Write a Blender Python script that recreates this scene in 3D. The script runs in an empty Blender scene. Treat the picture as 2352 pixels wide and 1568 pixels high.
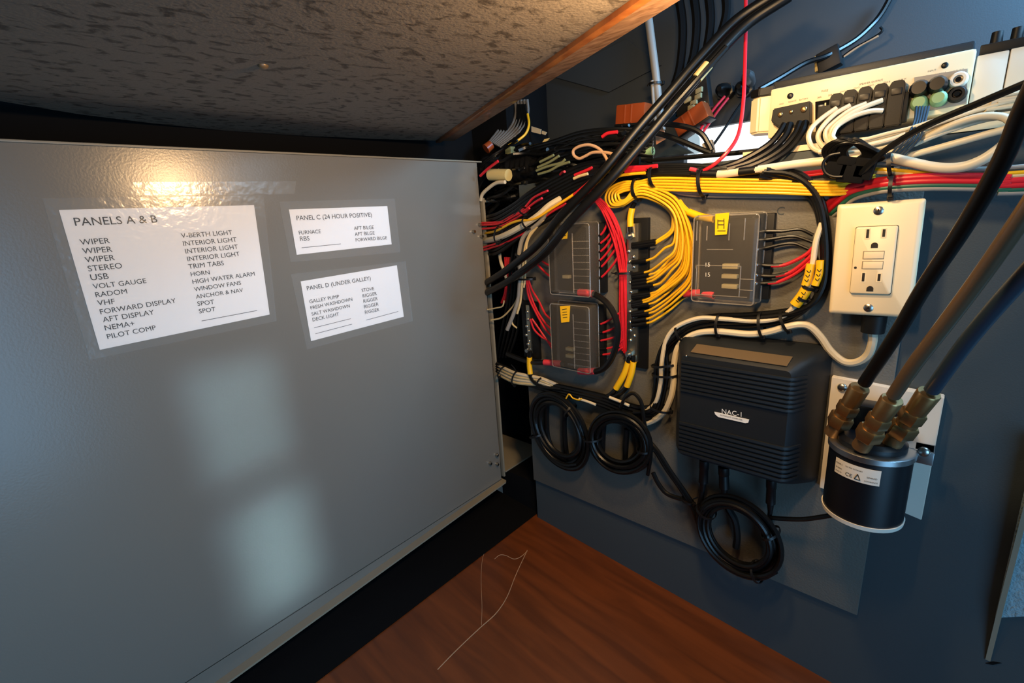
import bpy, bmesh, math, random
from mathutils import Vector, Matrix
random.seed(7)
C = bpy.context.scene.collection
SC = bpy.context.scene
ZC = 0.625                                  # camera height above the cabin floor
D = 0.6329                                  # camera distance from the bulkhead
F = 1082.86                                 # focal length in pixels of a 2352 x 1568 frame
CR = Vector((0.740083, 0.669496, -0.063664)).normalized()   # camera right
CD = Vector((0.130624, -0.235964, -0.962943)).normalized()  # camera down
CF = Vector((-0.659708, 0.704341, -0.262085)).normalized()  # camera forward
CAM = Vector((0.0, -D, ZC))

# ---------------------------------------------------------------- camera
cam_data = bpy.data.cameras.new('camera'); cam_data.sensor_width = 36.0
cam_data.lens = 36.0 * F / 2352.0; cam_data.clip_start = 0.01
cam = bpy.data.objects.new('camera', cam_data); C.objects.link(cam)
mw = Matrix.Identity(4)
for i in range(3):
    mw[i][0] = CR[i]; mw[i][1] = -CD[i]; mw[i][2] = -CF[i]; mw[i][3] = CAM[i]
cam.matrix_world = mw
SC.camera = cam

# ---------------------------------------------------------------- light
w = bpy.data.worlds.new('daylight'); SC.world = w; w.use_nodes = True
w.node_tree.nodes['Background'].inputs[0].default_value = (0.42, 0.62, 0.78, 1)
w.node_tree.nodes['Background'].inputs[1].default_value = 0.045
def lamp(name, kind, loc, energy, col, aim=None, size=0.1, sy=None, spread=None):
    l = bpy.data.lights.new(name, kind); l.energy = energy; l.color = col
    if kind == 'AREA':
        l.shape = 'RECTANGLE'; l.size = size; l.size_y = sy or size
        if spread: l.spread = math.radians(spread)
    elif kind in ('POINT', 'SPOT'): l.shadow_soft_size = size
    o = bpy.data.objects.new(name, l); C.objects.link(o); o.location = loc
    if aim is not None:
        o.rotation_euler = (Vector(aim) - Vector(loc)).to_track_quat('-Z', 'Y').to_euler()
    return o
lamp('dash_lamp', 'AREA', (-0.18, -0.27, ZC+0.22), 1.8, (1.0, 0.68, 0.35), aim=(-0.28, -0.10, ZC-0.22), size=0.04, sy=0.04)
lamp('cabin_lamp', 'AREA', (-0.085, -0.345, ZC+0.105), 2.3, (1.0, 0.61, 0.28), aim=(-0.645, -0.16, ZC-0.06), size=0.08, sy=0.04)
# daylight: side window behind the camera, then lights added for patches, glare and haze
lamp('side_window', 'AREA', (1.0, -1.05, ZC-0.35), 14.0, (0.25, 0.58, 0.95), aim=(-0.645, -0.70, ZC-0.40), size=1.0, sy=0.9)
lamp('upper_patch_light', 'AREA', (0.85, -0.46, ZC-0.235), 0.040, (0.46, 0.76, 1.0), aim=(-0.645, -0.46, ZC-0.235), size=0.10, sy=0.15, spread=3)  # narrow light added in place of a reflected bright patch on the door
lamp('lower_patch_light', 'AREA', (0.85, -0.452, ZC-0.44), 0.072, (0.46, 0.76, 1.0), aim=(-0.645, -0.455, ZC-0.44), size=0.09, sy=0.17, spread=4)  # same for the lower patch, an added narrow light
lamp('glint_light', 'AREA', (0.30, -0.15, ZC+0.178), 0.9, (0.50, 0.76, 1.0), aim=(-0.645, -0.15, ZC+0.178), size=0.32, sy=0.05)  # strip light added for the glare along the door top
lamp('haze_light', 'AREA', (0.24, 0.06, ZC+0.34), 8.0, (0.26, 0.60, 1.0), aim=(0.06, 0.19, ZC+0.17), size=0.2, sy=0.16)  # blue light added inside the compartment for the upper right haze
SC.view_settings.view_transform = 'Standard'; SC.view_settings.look = 'None'
SC.view_settings.gamma = 1.0; SC.view_settings.use_curve_mapping = False
SC.view_settings.exposure = 0.0

# ---------------------------------------------------------------- helpers
def ray(u, v): return CR*((u-1176)/F) + CD*((v-784)/F) + CF
def at(u, v, d=0.0):                        # point seen at (u,v) lying d in front of the bulkhead
    r = ray(u, v); return CAM + r*((-d - CAM.y)/r.y)
def atx(u, v, X=-0.645):
    r = ray(u, v); return CAM + r*((X - CAM.x)/r.x)
def atz(u, v, z):
    r = ray(u, v); return CAM + r*(z/r.z)
def W(x, d, z): return Vector((x, -d, z + ZC))
def mpp(p): return (p - CAM).dot(CF) / F    # metres per pixel at a point

def lin(h):
    if isinstance(h, str):
        c = [int(h[i:i+2], 16)/255 for i in (0, 2, 4)]
        return tuple((x/12.92 if x <= 0.04045 else ((x+0.055)/1.055)**2.4) for x in c) + (1,)
    return tuple(h) + (1,)
M = {}
def mat(name, col, rough=0.5, metal=0.0, bump=None, coat=0.0, spec=0.5, emit=None, var=None):
    m = bpy.data.materials.new(name); m.use_nodes = True; nt = m.node_tree
    b = nt.nodes['Principled BSDF']
    b.inputs['Base Color'].default_value = lin(col); b.inputs['Roughness'].default_value = rough
    b.inputs['Metallic'].default_value = metal; b.inputs['Specular IOR Level'].default_value = spec
    b.inputs['Coat Weight'].default_value = coat
    if emit:
        b.inputs['Emission Color'].default_value = lin(emit[0]); b.inputs['Emission Strength'].default_value = emit[1]
    tc = None
    if bump or var:
        tc = nt.nodes.new('ShaderNodeTexCoord')
    if bump:
        n = nt.nodes.new('ShaderNodeTexNoise'); n.inputs['Scale'].default_value = bump[0]; n.inputs['Detail'].default_value = 3
        bp = nt.nodes.new('ShaderNodeBump'); bp.inputs['Strength'].default_value = bump[1]; bp.inputs['Distance'].default_value = bump[2]
        nt.links.new(tc.outputs['Object'], n.inputs['Vector']); nt.links.new(n.outputs['Fac'], bp.inputs['Height'])
        nt.links.new(bp.outputs['Normal'], b.inputs['Normal'])
    if var:                                  # scale, second colour
        n = nt.nodes.new('ShaderNodeTexNoise'); n.inputs['Scale'].default_value = var[0]; n.inputs['Detail'].default_value = 4
        mx = nt.nodes.new('ShaderNodeMix'); mx.data_type = 'RGBA'
        mx.inputs[6].default_value = lin(col); mx.inputs[7].default_value = lin(var[1])
        nt.links.new(tc.outputs['Object'], n.inputs['Vector']); nt.links.new(n.outputs['Fac'], mx.inputs[0])
        nt.links.new(mx.outputs[2], b.inputs['Base Color'])
    M[name] = m; return m
def clear(name, tint, alpha, rough=0.1, gloss=0.12, bump=None):
    m = bpy.data.materials.new(name); m.use_nodes = True; nt = m.node_tree
    for n in list(nt.nodes): nt.nodes.remove(n)
    out = nt.nodes.new('ShaderNodeOutputMaterial'); tr = nt.nodes.new('ShaderNodeBsdfTransparent')
    df = nt.nodes.new('ShaderNodeBsdfDiffuse'); df.inputs[0].default_value = lin(tint)
    gl = nt.nodes.new('ShaderNodeBsdfGlossy'); gl.inputs['Roughness'].default_value = rough
    gl.inputs[0].default_value = (1, 1, 1, 1)
    m1 = nt.nodes.new('ShaderNodeMixShader'); m1.inputs[0].default_value = alpha
    nt.links.new(tr.outputs[0], m1.inputs[1]); nt.links.new(df.outputs[0], m1.inputs[2])
    lw = nt.nodes.new('ShaderNodeLayerWeight'); lw.inputs['Blend'].default_value = gloss
    m2 = nt.nodes.new('ShaderNodeMixShader')
    nt.links.new(lw.outputs['Fresnel'], m2.inputs[0]); nt.links.new(m1.outputs[0], m2.inputs[1]); nt.links.new(gl.outputs[0], m2.inputs[2])
    if bump:
        tc = nt.nodes.new('ShaderNodeTexCoord'); n = nt.nodes.new('ShaderNodeTexNoise'); n.inputs['Scale'].default_value = bump[0]
        bp = nt.nodes.new('ShaderNodeBump'); bp.inputs['Strength'].default_value = bump[1]; bp.inputs['Distance'].default_value = bump[2]
        nt.links.new(tc.outputs['Object'], n.inputs['Vector']); nt.links.new(n.outputs['Fac'], bp.inputs['Height'])
        nt.links.new(bp.outputs['Normal'], gl.inputs['Normal'])
    nt.links.new(m2.outputs[0], out.inputs[0]); M[name] = m; return m

class MB:
    def __init__(s): s.bm = bmesh.new()
    def face(s, pts):
        vs = [s.bm.verts.new(p) for p in pts]
        try: s.bm.faces.new(vs)
        except ValueError: pass
        return s
    def hexa(s, p, bevel=0, seg=2):          # eight corners: 0-3 bottom loop, 4-7 top loop
        vs = [s.bm.verts.new(q) for q in p]; fs = []
        for f in ((3,2,1,0),(4,5,6,7),(0,1,5,4),(1,2,6,5),(2,3,7,6),(3,0,4,7)): fs.append(s.bm.faces.new([vs[i] for i in f]))
        bmesh.ops.recalc_face_normals(s.bm, faces=fs)
        if bevel:
            es = list({e for f in fs for e in f.edges})
            bmesh.ops.bevel(s.bm, geom=es, offset=bevel, segments=seg, affect='EDGES', profile=0.6)
        return s
    def box(s, x0, x1, d0, d1, z0, z1, bevel=0, seg=2):   # wall coordinates
        return s.hexa([W(x0,d1,z0), W(x1,d1,z0), W(x1,d0,z0), W(x0,d0,z0), W(x0,d1,z1), W(x1,d1,z1), W(x1,d0,z1), W(x0,d0,z1)], bevel, seg)
    def obox(s, c, ax, ay, az, bevel=0, seg=2):           # half axes
        c = Vector(c)
        return s.hexa([c-ax-ay-az, c+ax-ay-az, c+ax+ay-az, c-ax+ay-az, c-ax-ay+az, c+ax-ay+az, c+ax+ay+az, c-ax+ay+az], bevel, seg)
    def prism(s, poly, off, bevel=0):
        n = len(poly); a = [s.bm.verts.new(p) for p in poly]; b = [s.bm.verts.new(Vector(p)+off) for p in poly]
        fs = [s.bm.faces.new(a[::-1]), s.bm.faces.new(b)]
        for i in range(n): fs.append(s.bm.faces.new((a[i], a[(i+1) % n], b[(i+1) % n], b[i])))
        bmesh.ops.recalc_face_normals(s.bm, faces=fs)
        if bevel:
            bmesh.ops.bevel(s.bm, geom=list({e for f in fs for e in f.edges}), offset=bevel, segments=2, affect='EDGES')
        return s
    def loft(s, loops, cap=True):
        rows = [[s.bm.verts.new(p) for p in lp] for lp in loops]; n = len(rows[0]); fs = []
        for a, b in zip(rows, rows[1:]):
            for i in range(n): fs.append(s.bm.faces.new((a[i], a[(i+1) % n], b[(i+1) % n], b[i])))
        if cap: fs += [s.bm.faces.new(rows[0][::-1]), s.bm.faces.new(rows[-1])]
        bmesh.ops.recalc_face_normals(s.bm, faces=fs)
        for f in fs: f.smooth = len(f.verts) == 4
        return s
    def lathe(s, p0, p1, prof, seg=20):      # prof: (fraction along p0-p1, radius)
        p0 = Vector(p0); p1 = Vector(p1); ax = (p1-p0).normalized(); e1 = ax.orthogonal().normalized(); e2 = ax.cross(e1)
        s.loft([[p0.lerp(p1, t) + (e1*math.cos(2*math.pi*k/seg) + e2*math.sin(2*math.pi*k/seg))*r for k in range(seg)] for t, r in prof])
        return s
    def cyl(s, p0, p1, r, r1=None, seg=16): return s.lathe(p0, p1, [(0, r), (1, r if r1 is None else r1)], seg)
    def tube(s, pts, r, seg=8, smooth=True, closed=False, n=6):
        P = cr(pts, n, closed) if smooth and len(pts) > 2 else [Vector(p) for p in pts]
        m = len(P); rows = []; nrm = None
        for i in range(m):
            if closed: t = (P[(i+1) % m] - P[i-1])
            else: t = P[min(i+1, m-1)] - P[max(i-1, 0)]
            if t.length < 1e-9: t = Vector((0, 0, 1))
            t.normalize()
            if nrm is None: nrm = t.orthogonal().normalized()
            nrm = nrm - t*nrm.dot(t)
            if nrm.length < 1e-6: nrm = t.orthogonal()
            nrm.normalize(); b = t.cross(nrm)
            rr = r if not callable(r) else r(i/(m-1))
            rows.append([P[i] + (nrm*math.cos(2*math.pi*k/seg) + b*math.sin(2*math.pi*k/seg))*rr for k in range(seg)])
        if closed: rows.append(rows[0]); s.loft(rows, cap=False)
        else: s.loft(rows)
        return s
    def dome(s, c, nrm, r, h, seg=14):       # screw head
        c = Vector(c); nrm = Vector(nrm).normalized()
        return s.lathe(c, c+nrm*h, [(0, r), (0.35, r*0.96), (0.7, r*0.75), (0.95, r*0.4), (1.0, r*0.05)], seg)
    def ball(s, c, rx, ry=None, rz=None, seg=10):
        mt = Matrix.Translation(c) @ Matrix.Diagonal((rx, ry or rx, rz or rx, 1))
        bmesh.ops.create_uvsphere(s.bm, u_segments=seg, v_segments=seg//2+2, radius=1, matrix=mt)
        return s
def cr(pts, n=6, closed=False):
    P = [Vector(p) for p in pts]; out = []; m = len(P)
    rng = range(m) if closed else range(m-1)
    for i in rng:
        if closed: a, b, c, d = P[i-1], P[i], P[(i+1) % m], P[(i+2) % m]
        else: a, b, c, d = P[max(i-1, 0)], P[i], P[i+1], P[min(i+2, m-1)]
        if not closed and i == 0: a = b*2 - c
        if not closed and i == m-2: d = c*2 - b
        for k in range(n):
            t = k/n
            out.append(0.5*((2*b) + (c-a)*t + (2*a-5*b+4*c-d)*t*t + (3*b-a-3*c+d)*t**3))
    if not closed: out.append(P[-1])
    return out

def tag(o, label=None, cat=None, group=None, kind=None):
    if label: o['label'] = label
    if cat: o['category'] = cat
    if group: o['group'] = group
    if kind: o['kind'] = kind
    return o
def origin(o):
    while o.parent: o = o.parent
    return o.location
def obj(name, mb, m, parent=None, smooth=None):
    bm = mb.bm
    me = bpy.data.meshes.new(name)
    if parent is None:
        zs = [v.co for v in bm.verts]
        if zs:
            lo = Vector((sum(v.x for v in zs)/len(zs), sum(v.y for v in zs)/len(zs), min(v.z for v in zs)))
        else: lo = Vector()
        off = lo
    else: off = Vector(origin(parent))
    bmesh.ops.translate(bm, verts=bm.verts, vec=-off)
    if smooth:
        for f in bm.faces: f.smooth = True
    bm.to_mesh(me); bm.free(); me.set_sharp_from_angle(angle=math.radians(38))
    me.materials.append(M[m] if isinstance(m, str) else m)
    o = bpy.data.objects.new(name, me); C.objects.link(o)
    if parent is None: o.location = off
    else: o.parent = parent
    return o
def thing(name, loc, label, cat, group=None):
    o = bpy.data.objects.new(name, None); C.objects.link(o); o.location = loc; o.empty_display_size = 0.02
    return tag(o, label, cat, group)
def struct(name, mb, m): return tag(obj(name, mb, m), kind='structure')

def text_into(mb, s, p0, p1, nrm, hs=1.0, lift=0.0004):
    cu = bpy.data.curves.new('t', 'FONT'); cu.body = s; cu.resolution_u = 3
    o = bpy.data.objects.new('t', cu); C.objects.link(o)
    bpy.context.view_layer.update()
    me = bpy.data.meshes.new_from_object(o)
    C.objects.unlink(o); bpy.data.objects.remove(o)
    xs = [v.co.x for v in me.vertices]; x0 = min(xs); x1 = max(xs)
    p0 = Vector(p0); p1 = Vector(p1); dr = (p1-p0); sc = dr.length/(x1-x0); dr.normalize()
    nrm = Vector(nrm); up = nrm.cross(dr).normalized()
    vs = [mb.bm.verts.new(p0 + dr*((v.co.x-x0)*sc) + up*(v.co.y*sc*hs) + nrm*lift) for v in me.vertices]
    for p in me.polygons:
        try: mb.bm.faces.new([vs[i] for i in p.vertices])
        except ValueError: pass
    bpy.data.meshes.remove(me); return mb
def line_into(mb, p0, p1, nrm, th, lift=0.0004):
    p0 = Vector(p0); p1 = Vector(p1); nrm = Vector(nrm); up = nrm.cross((p1-p0).normalized())*th/2
    p0 = p0+nrm*lift; p1 = p1+nrm*lift
    return mb.face([p0-up, p1-up, p1+up, p0+up])

OUT = Vector((0, -1, 0))
ORD = ['first','second','third','fourth','fifth','sixth','seventh','eighth','ninth','tenth','eleventh','twelfth','thirteenth','fourteenth','fifteenth','sixteenth','seventeenth','eighteenth','nineteenth','twentieth','twenty-first','twenty-second','twenty-third','twenty-fourth','twenty-fifth','twenty-sixth']
def P3(pts, d):
    n = len(pts); out = []
    for i, p in enumerate(pts):
        if len(p) > 2: dd = p[2]
        elif isinstance(d, (tuple, list)): dd = d[0] + (d[1]-d[0])*i/max(n-1, 1)
        else: dd = d
        out.append(at(p[0], p[1], dd))
    return out
def wire(name, label, pts, d, rp, m, cat='wire', group=None, sleeves=(), seg=8, r=None):
    P = P3(pts, d)
    if pts[-1][0] >= 2370: P.append(P[-1] + Vector((0.30, 0.0, 0.0)))   # runs on along the bulkhead
    rr = r or rp*mpp(P[len(P)//2])
    o = obj(name, MB().tube(P, rr, seg), m)
    tag(o, label, cat, group)
    for sp, sd, k, sm, sn in sleeves:
        obj(sn, MB().tube(P3(sp, sd), rr*k, seg), sm, o)
    return o
def ring_into(mb, a, b, dd, wdt, th=0.0009):  # a cable tie loop around a bundle between points a and b
    c = (a+b)/2; e1 = (b-a)/2; e2 = OUT*dd; ax = e1.normalized().cross(OUT).normalized()*wdt/2
    n = 20; rows = []
    for k in range(n):
        t = 2*math.pi*k/n; q = e1*math.cos(t)+e2*math.sin(t); nn = q.normalized()*th
        rows.append([c+q-ax, c+q+ax, c+q+ax+nn, c+q-ax+nn])
    rows.append(rows[0]); mb.loft(rows, cap=False)
    return mb
TIES = []
def tie(u1, v1, u2, v2, d, dd, label, wdt=0.0032, m='tie', tail=None, head=True):
    a = at(u1, v1, d); b = at(u2, v2, d); mb = MB(); ring_into(mb, a, b, dd, wdt)
    o = tag(obj('cable_tie', mb, m), label, 'cable tie', 'black cable ties round the wire bundles')
    e = (b-a).normalized()
    if head: obj('tie_head', MB().obox(b+e*0.001, e*0.0022, OUT*0.0022, e.cross(OUT)*0.0026, 0.0005), m, o)
    if tail: obj('tie_tail', MB().tube(P3(tail, d), 0.0009, 5), m, o)
    return o

# ---------------------------------------------------------------- materials
mat('grey_paint', '7C766A', 0.24, spec=0.5, bump=(420, 0.10, 0.0008), var=(3, '6F6D67'))
mat('door_lip', '8D8573', 0.42)
mat('wall_paint', '3E474B', 0.62, bump=(700, 0.25, 0.0006), var=(5, '384145'))
mat('wall_paint_shaded', '33393D', 0.6, bump=(700, 0.2, 0.0005))  # wall paint darkened in its colour to keep the upper compartment dim
mat('board_grey', '625F57', 0.6, bump=(420, 0.5, 0.0009), var=(30, '5C5C57'))
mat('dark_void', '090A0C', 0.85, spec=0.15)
mat('black_vinyl', '191B1D', 0.55)
mat('tie', '0C0D0F', 0.45)
mat('black_plastic', '0C0E10', 0.5, spec=0.3, bump=(900, 0.2, 0.0003))
mat('black_case', '14191E', 0.5, bump=(1200, 0.3, 0.0003))
mat('black_rubber', '0A0B0D', 0.4, spec=0.4)
mat('black_cable', '0A0B0C', 0.36, spec=0.4)
mat('white_cable', 'D2C6AA', 0.4)
mat('cream_wire', 'CDB98A', 0.4)
mat('ribbon_grey', '5E5A54', 0.6)
mat('grey_cable', '8F8C86', 0.45)
mat('yellow_wire', 'E8B21E', 0.35)
mat('yellow_sleeve', 'F0BB10', 0.4)
mat('red_wire', 'C41F2C', 0.35)
mat('pink_sleeve', 'D83A45', 0.4)
mat('green_wire', '1F5A48', 0.4)
mat('olive_wire', '6F7350', 0.4)
mat('tan_wire', 'B99472', 0.4)
mat('cream_plastic', 'E8D7B2', 0.38)
mat('white_plastic', 'E2DACB', 0.5, bump=(300, 0.1, 0.0003))
mat('dark_slot', '1B1610', 0.6)
mat('steel', 'B9B7B0', 0.28, 1.0)
mat('tinned', 'C9C2AC', 0.35, 1.0, var=(150, '9A9382'))
mat('aluminium', 'B8BABB', 0.35, 1.0)
mat('brass', 'C09A66', 0.34, 0.88, var=(60, '8C6C48'))
mat('brass_dark', '8A6A46', 0.45, 0.7)
mat('bronze_label', '6B5B45', 0.45, 0.3)
mat('pump_black', '0A0D13', 0.38)
mat('paper', 'F1ECE6', 0.65)
mat('ink', '16130F', 0.7)
mat('white_ink', 'E8E8E4', 0.5)
mat('grey_ink', '8A7F6C', 0.6)
mat('relay_brown', '8A3E1A', 0.35)
mat('terminal_tan', '9A8E68', 0.5)
mat('pale_connector', 'C9B77C', 0.5)
mat('orange_tag', 'DE9A70', 0.6)
mat('green_plug', '86A87A', 0.5)
mat('blue_hose', '2B3A48', 0.35)
mat('brown_hose', '5B4A38', 0.3, coat=0.3)
mat('shelf_carpet', '6B6459', 0.9, bump=(600, 0.8, 0.002))
mat('blue_carpet', '9DB4BC', 0.9, bump=(260, 0.9, 0.003), var=(120, '7F99A3'))
mat('thread', 'B58A66', 0.8)
mat('hull_white', 'DDE6EA', 0.5, emit=('F4FAFF', 1.6))
mat('hull_blue', 'B8D0DA', 0.5, emit=('BCD6E2', 0.75))
clear('clear_cover', 'B0A89A', 0.10, 0.12, 0.16)
clear('clear_edge', 'CFC8BA', 0.22, 0.1, 0.3)
clear('clear_tape', 'B8B8B4', 0.07, 0.16, 0.22, bump=(140, 0.3, 0.0012))
def wood(name, c0, c1, scale, rough, stretch):
    m = mat(name, c0, rough, coat=0.15); nt = m.node_tree; b = nt.nodes['Principled BSDF']
    tc = nt.nodes.new('ShaderNodeTexCoord'); mp = nt.nodes.new('ShaderNodeMapping'); mp.inputs['Scale'].default_value = stretch
    n = nt.nodes.new('ShaderNodeTexNoise'); n.inputs['Scale'].default_value = scale; n.inputs['Detail'].default_value = 8; n.inputs['Distortion'].default_value = 0.6
    r = nt.nodes.new('ShaderNodeValToRGB'); r.color_ramp.elements[0].color = lin(c0); r.color_ramp.elements[1].color = lin(c1)
    r.color_ramp.elements[0].position = 0.34; r.color_ramp.elements[1].position = 0.66
    nt.links.new(tc.outputs['Object'], mp.inputs[0]); nt.links.new(mp.outputs[0], n.inputs['Vector'])
    nt.links.new(n.outputs['Fac'], r.inputs[0]); nt.links.new(r.outputs[0], b.inputs['Base Color'])
wood('floor_wood', '5A2A0A', '773B13', 5, 0.5, (1, 9, 9))
wood('trim_wood', '8A4A22', 'B9743C', 14, 0.35, (3, 3, 3))
wood('trim_grain', '73523A', 'A58265', 60, 0.55, (1, 4, 4))
def leopard():
    m = mat('leopard_vinyl', '8B7F70', 0.8, spec=0.2); nt = m.node_tree; b = nt.nodes['Principled BSDF']
    tc = nt.nodes.new('ShaderNodeTexCoord'); mp = nt.nodes.new('ShaderNodeMapping')
    mp.inputs['Rotation'].default_value = (0, 0, math.radians(-28)); mp.inputs['Scale'].default_value = (1.0, 0.62, 1.0)
    n = nt.nodes.new('ShaderNodeTexNoise'); n.inputs['Scale'].default_value = 104; n.inputs['Detail'].default_value = 3.2; n.inputs['Roughness'].default_value = 0.55; n.inputs['Distortion'].default_value = 0.5
    r = nt.nodes.new('ShaderNodeValToRGB'); e = r.color_ramp.elements
    e[0].position = 0.36; e[0].color = lin('574F46'); e[1].position = 0.47; e[1].color = lin('82786B')
    nt.links.new(tc.outputs['Object'], mp.inputs[0]); nt.links.new(mp.outputs[0], n.inputs['Vector'])
    nt.links.new(n.outputs['Fac'], r.inputs[0]); nt.links.new(r.outputs[0], b.inputs['Base Color'])
    n2 = nt.nodes.new('ShaderNodeTexNoise'); n2.inputs['Scale'].default_value = 350
    bp = nt.nodes.new('ShaderNodeBump'); bp.inputs['Strength'].default_value = 0.3; bp.inputs['Distance'].default_value = 0.001
    nt.links.new(tc.outputs['Object'], n2.inputs['Vector']); nt.links.new(n2.outputs['Fac'], bp.inputs['Height']); nt.links.new(bp.outputs['Normal'], b.inputs['Normal'])
leopard()

# ---------------------------------------------------------------- the setting
XD = -0.645                                  # plane of the open door
def fz(x): return -0.645 - 0.072*x
mb = MB(); x0, x1 = -0.95, 0.80
mb.hexa([W(x0, 1.5, fz(x0)-0.02), W(x1, 1.5, fz(x1)-0.02), W(x1, -0.012, fz(x1)-0.02), W(x0, -0.012, fz(x0)-0.02), W(x0, 1.5, fz(x0)), W(x1, 1.5, fz(x1)), W(x1, -0.012, fz(x1)), W(x0, -0.012, fz(x0))])
struct('floor', mb, 'floor_wood')
mb = MB(); mb.box(-0.553, 0.80, -0.012, 0.0, -0.72, 0.045); struct('wall_back', mb, 'wall_paint')
mb = MB(); mb.box(-0.553, 0.80, -0.21, -0.0125, 0.033, 0.045); struct('trim_1', mb, 'shelf_carpet')
# upper wall behind the ledge, left open where daylight comes through the hull
mb = MB()
mb.box(-0.9, -0.355, -0.22, -0.205, 0.03, 0.62); mb.box(-0.2, 0.8, -0.22, -0.205, 0.03, 0.62); mb.box(-0.355, -0.2, -0.22, -0.205, 0.114, 0.62)
struct('wall_upper', mb, 'wall_paint_shaded')
mb = MB(); mb.box(-0.9, 0.9, -0.23, 0.05, 0.60, 0.62); struct('ceiling_upper', mb, 'wall_paint_shaded')
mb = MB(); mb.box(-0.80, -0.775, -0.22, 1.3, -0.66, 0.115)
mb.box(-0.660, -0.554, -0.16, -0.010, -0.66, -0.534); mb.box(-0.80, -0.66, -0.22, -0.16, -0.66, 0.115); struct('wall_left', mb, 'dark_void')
mb = MB(); mb.box(-0.80, -0.553, -0.22, -0.205, -0.66, 0.03); struct('wall_recess', mb, 'wall_paint')
# white hull and frame seen through the gap, glowing in place of daylight
mb = MB(); mb.face([W(-0.46, -0.30, 0.0), W(-0.12, -0.30, 0.0), W(-0.12, -0.30, 0.2), W(-0.46, -0.30, 0.2)]); win = struct('window_1', mb, 'hull_white')
mb = MB(); mb.prism([at(1568, 362, -0.285), at(1570, 316, -0.285), at(1600, 306, -0.285), at(1607, 318, -0.285), at(1608, 350, -0.285), at(1598, 354, -0.285)], Vector((0, 0.004, 0))); obj('window_frame', mb, 'hull_blue', win)

# upholstered overhead with its wooden edge
ZH = 0.13
edge = [(-420, 250), (0, 232), (180, 262), (350, 283), (520, 300), (700, 312), (860, 319), (1003, 323)]
front = [(1455, 0)]
ea = atz(1003, 323, ZH); eb = ea + (atz(1455, 0, ZH)-ea).normalized()*1.15      # the free edge, running on to the right
pts = [atz(u, v, ZH) for u, v in edge] + [eb, Vector((0.36, -1.1, ZC+ZH)), Vector((-0.70, -1.1, ZC+ZH))]
mb = MB(); mb.prism(pts, Vector((0, 0, 0.02))); hd = struct('ceiling', mb, 'leopard_vinyl')
p = at(0, 0); sc = atz(604, 150, ZH)
scr = tag(obj('screw', MB().dome(sc, (0, 0, -1), 0.0042, 0.003), 'bronze_label'), 'small dark screw in the spotted overhead panel', 'screw')
a = atz(1003, 323, ZH); b = eb; dr = (b-a).normalized(); nrm = dr.cross(Vector((0, 0, 1)))
if nrm.y < 0: nrm = -nrm
a = a - dr*0.0
t = tag(obj('trim_board', MB().obox((a+b)/2 + nrm*0.0175 + Vector((0, 0, 0.011)), dr*((b-a).length/2), nrm*0.0135, Vector((0, 0, 0.012)), 0.001), 'trim_grain'),
        'reddish wooden trim board along the edge of the spotted overhead panel', 'trim')
obj('edge_lip', MB().obox((a+b)/2 + nrm*0.002 + Vector((0, 0, 0.0105)), dr*((b-a).length/2), nrm*0.0042, Vector((0, 0, 0.0145)), 0.0012), 'trim_wood', t)['label'] = 'bright orange wooden lip'
# dark padding above the door
mb = MB(); mb.box(-0.775, -0.735, -0.20, 1.3, 0.06, 0.30); mb.box(-0.735, -0.640, -0.20, -0.075, 0.085, 0.30); mb.box(-0.735, -0.66, -0.10, 1.1, 0.07, 0.085)
struct('trim_2', mb, 'dark_void')

mb = MB(); mb.hexa([W(-.80, 1.3, fz(-.8)), W(-.574, 1.3, fz(-.574)), W(-.569, -.010, fz(-.569)), W(-.80, -.010, fz(-.8)), W(-.80, 1.3, fz(-.8)+.002), W(-.574, 1.3, fz(-.574)+.002), W(-.560, -.010, fz(-.560)+.002), W(-.80, -.010, fz(-.8)+.002)])  # near-black strip over the floor, making it dark below the open door
struct('dark_floor_strip', mb, 'dark_void')

# ---------------------------------------------------------------- the open door
zt, zb, yn, yf = 0.091, -0.548, 1.0, 0.006       # top, bottom, near and far distances from the bulkhead
dt = thing('cabinet', W(XD, 0.5, zb), 'grey metal cabinet whose wide open door carries three taped paper lists', 'cabinet')
mb = MB(); mb.hexa([W(XD-0.02, 0.9, zb), W(XD, 0.9, zb), W(XD, yf, zb), W(XD-0.02, yf, zb), W(XD-0.02, 0.9, zt), W(XD, 0.9, zt), W(XD, yf, zt), W(XD-0.02, yf, zt)])
dp = obj('door', mb, 'grey_paint', dt)
mb = MB(); mb.box(XD-0.02, XD+0.0035, -0.004, 0.9, zt, zt+0.0025, 0.0008); obj('top_edge', mb, 'door_lip', dp)
mb = MB()
def lipz(d): return zb - 0.046*max(d, 0)
poly = [(XD-0.004, 0.002), (XD+0.010, 0.002), (XD+0.014, 0.007), (XD+0.014, 0.9), (XD-0.004, 0.9)]
lo = [W(x, d, lipz(d)-0.003) for x, d in poly]; hi = [W(x, d, lipz(d)) for x, d in poly]
n = len(poly); mb2 = MB(); va = [mb2.bm.verts.new(q) for q in lo]; vb = [mb2.bm.verts.new(q) for q in hi]
mb2.bm.faces.new(va[::-1]); mb2.bm.faces.new(vb)
for i in range(n): mb2.bm.faces.new((va[i], va[(i+1) % n], vb[(i+1) % n], vb[i]))
bmesh.ops.recalc_face_normals(mb2.bm, faces=mb2.bm.faces)
obj('bottom_lip', mb2, 'door_lip', dp)
mb = MB(); mb.hexa([W(XD-0.02, 0.9, lipz(0.9)-0.003), W(XD, 0.9, lipz(0.9)-0.003), W(XD, yf, zb-0.003), W(XD-0.02, yf, zb-0.003), W(XD-0.02, 0.9, zb+0.001), W(XD, 0.9, zb+0.001), W(XD, yf, zb+0.001), W(XD-0.02, yf, zb+0.001)])
obj('lower_skirt', mb, 'grey_paint', dp)
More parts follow.
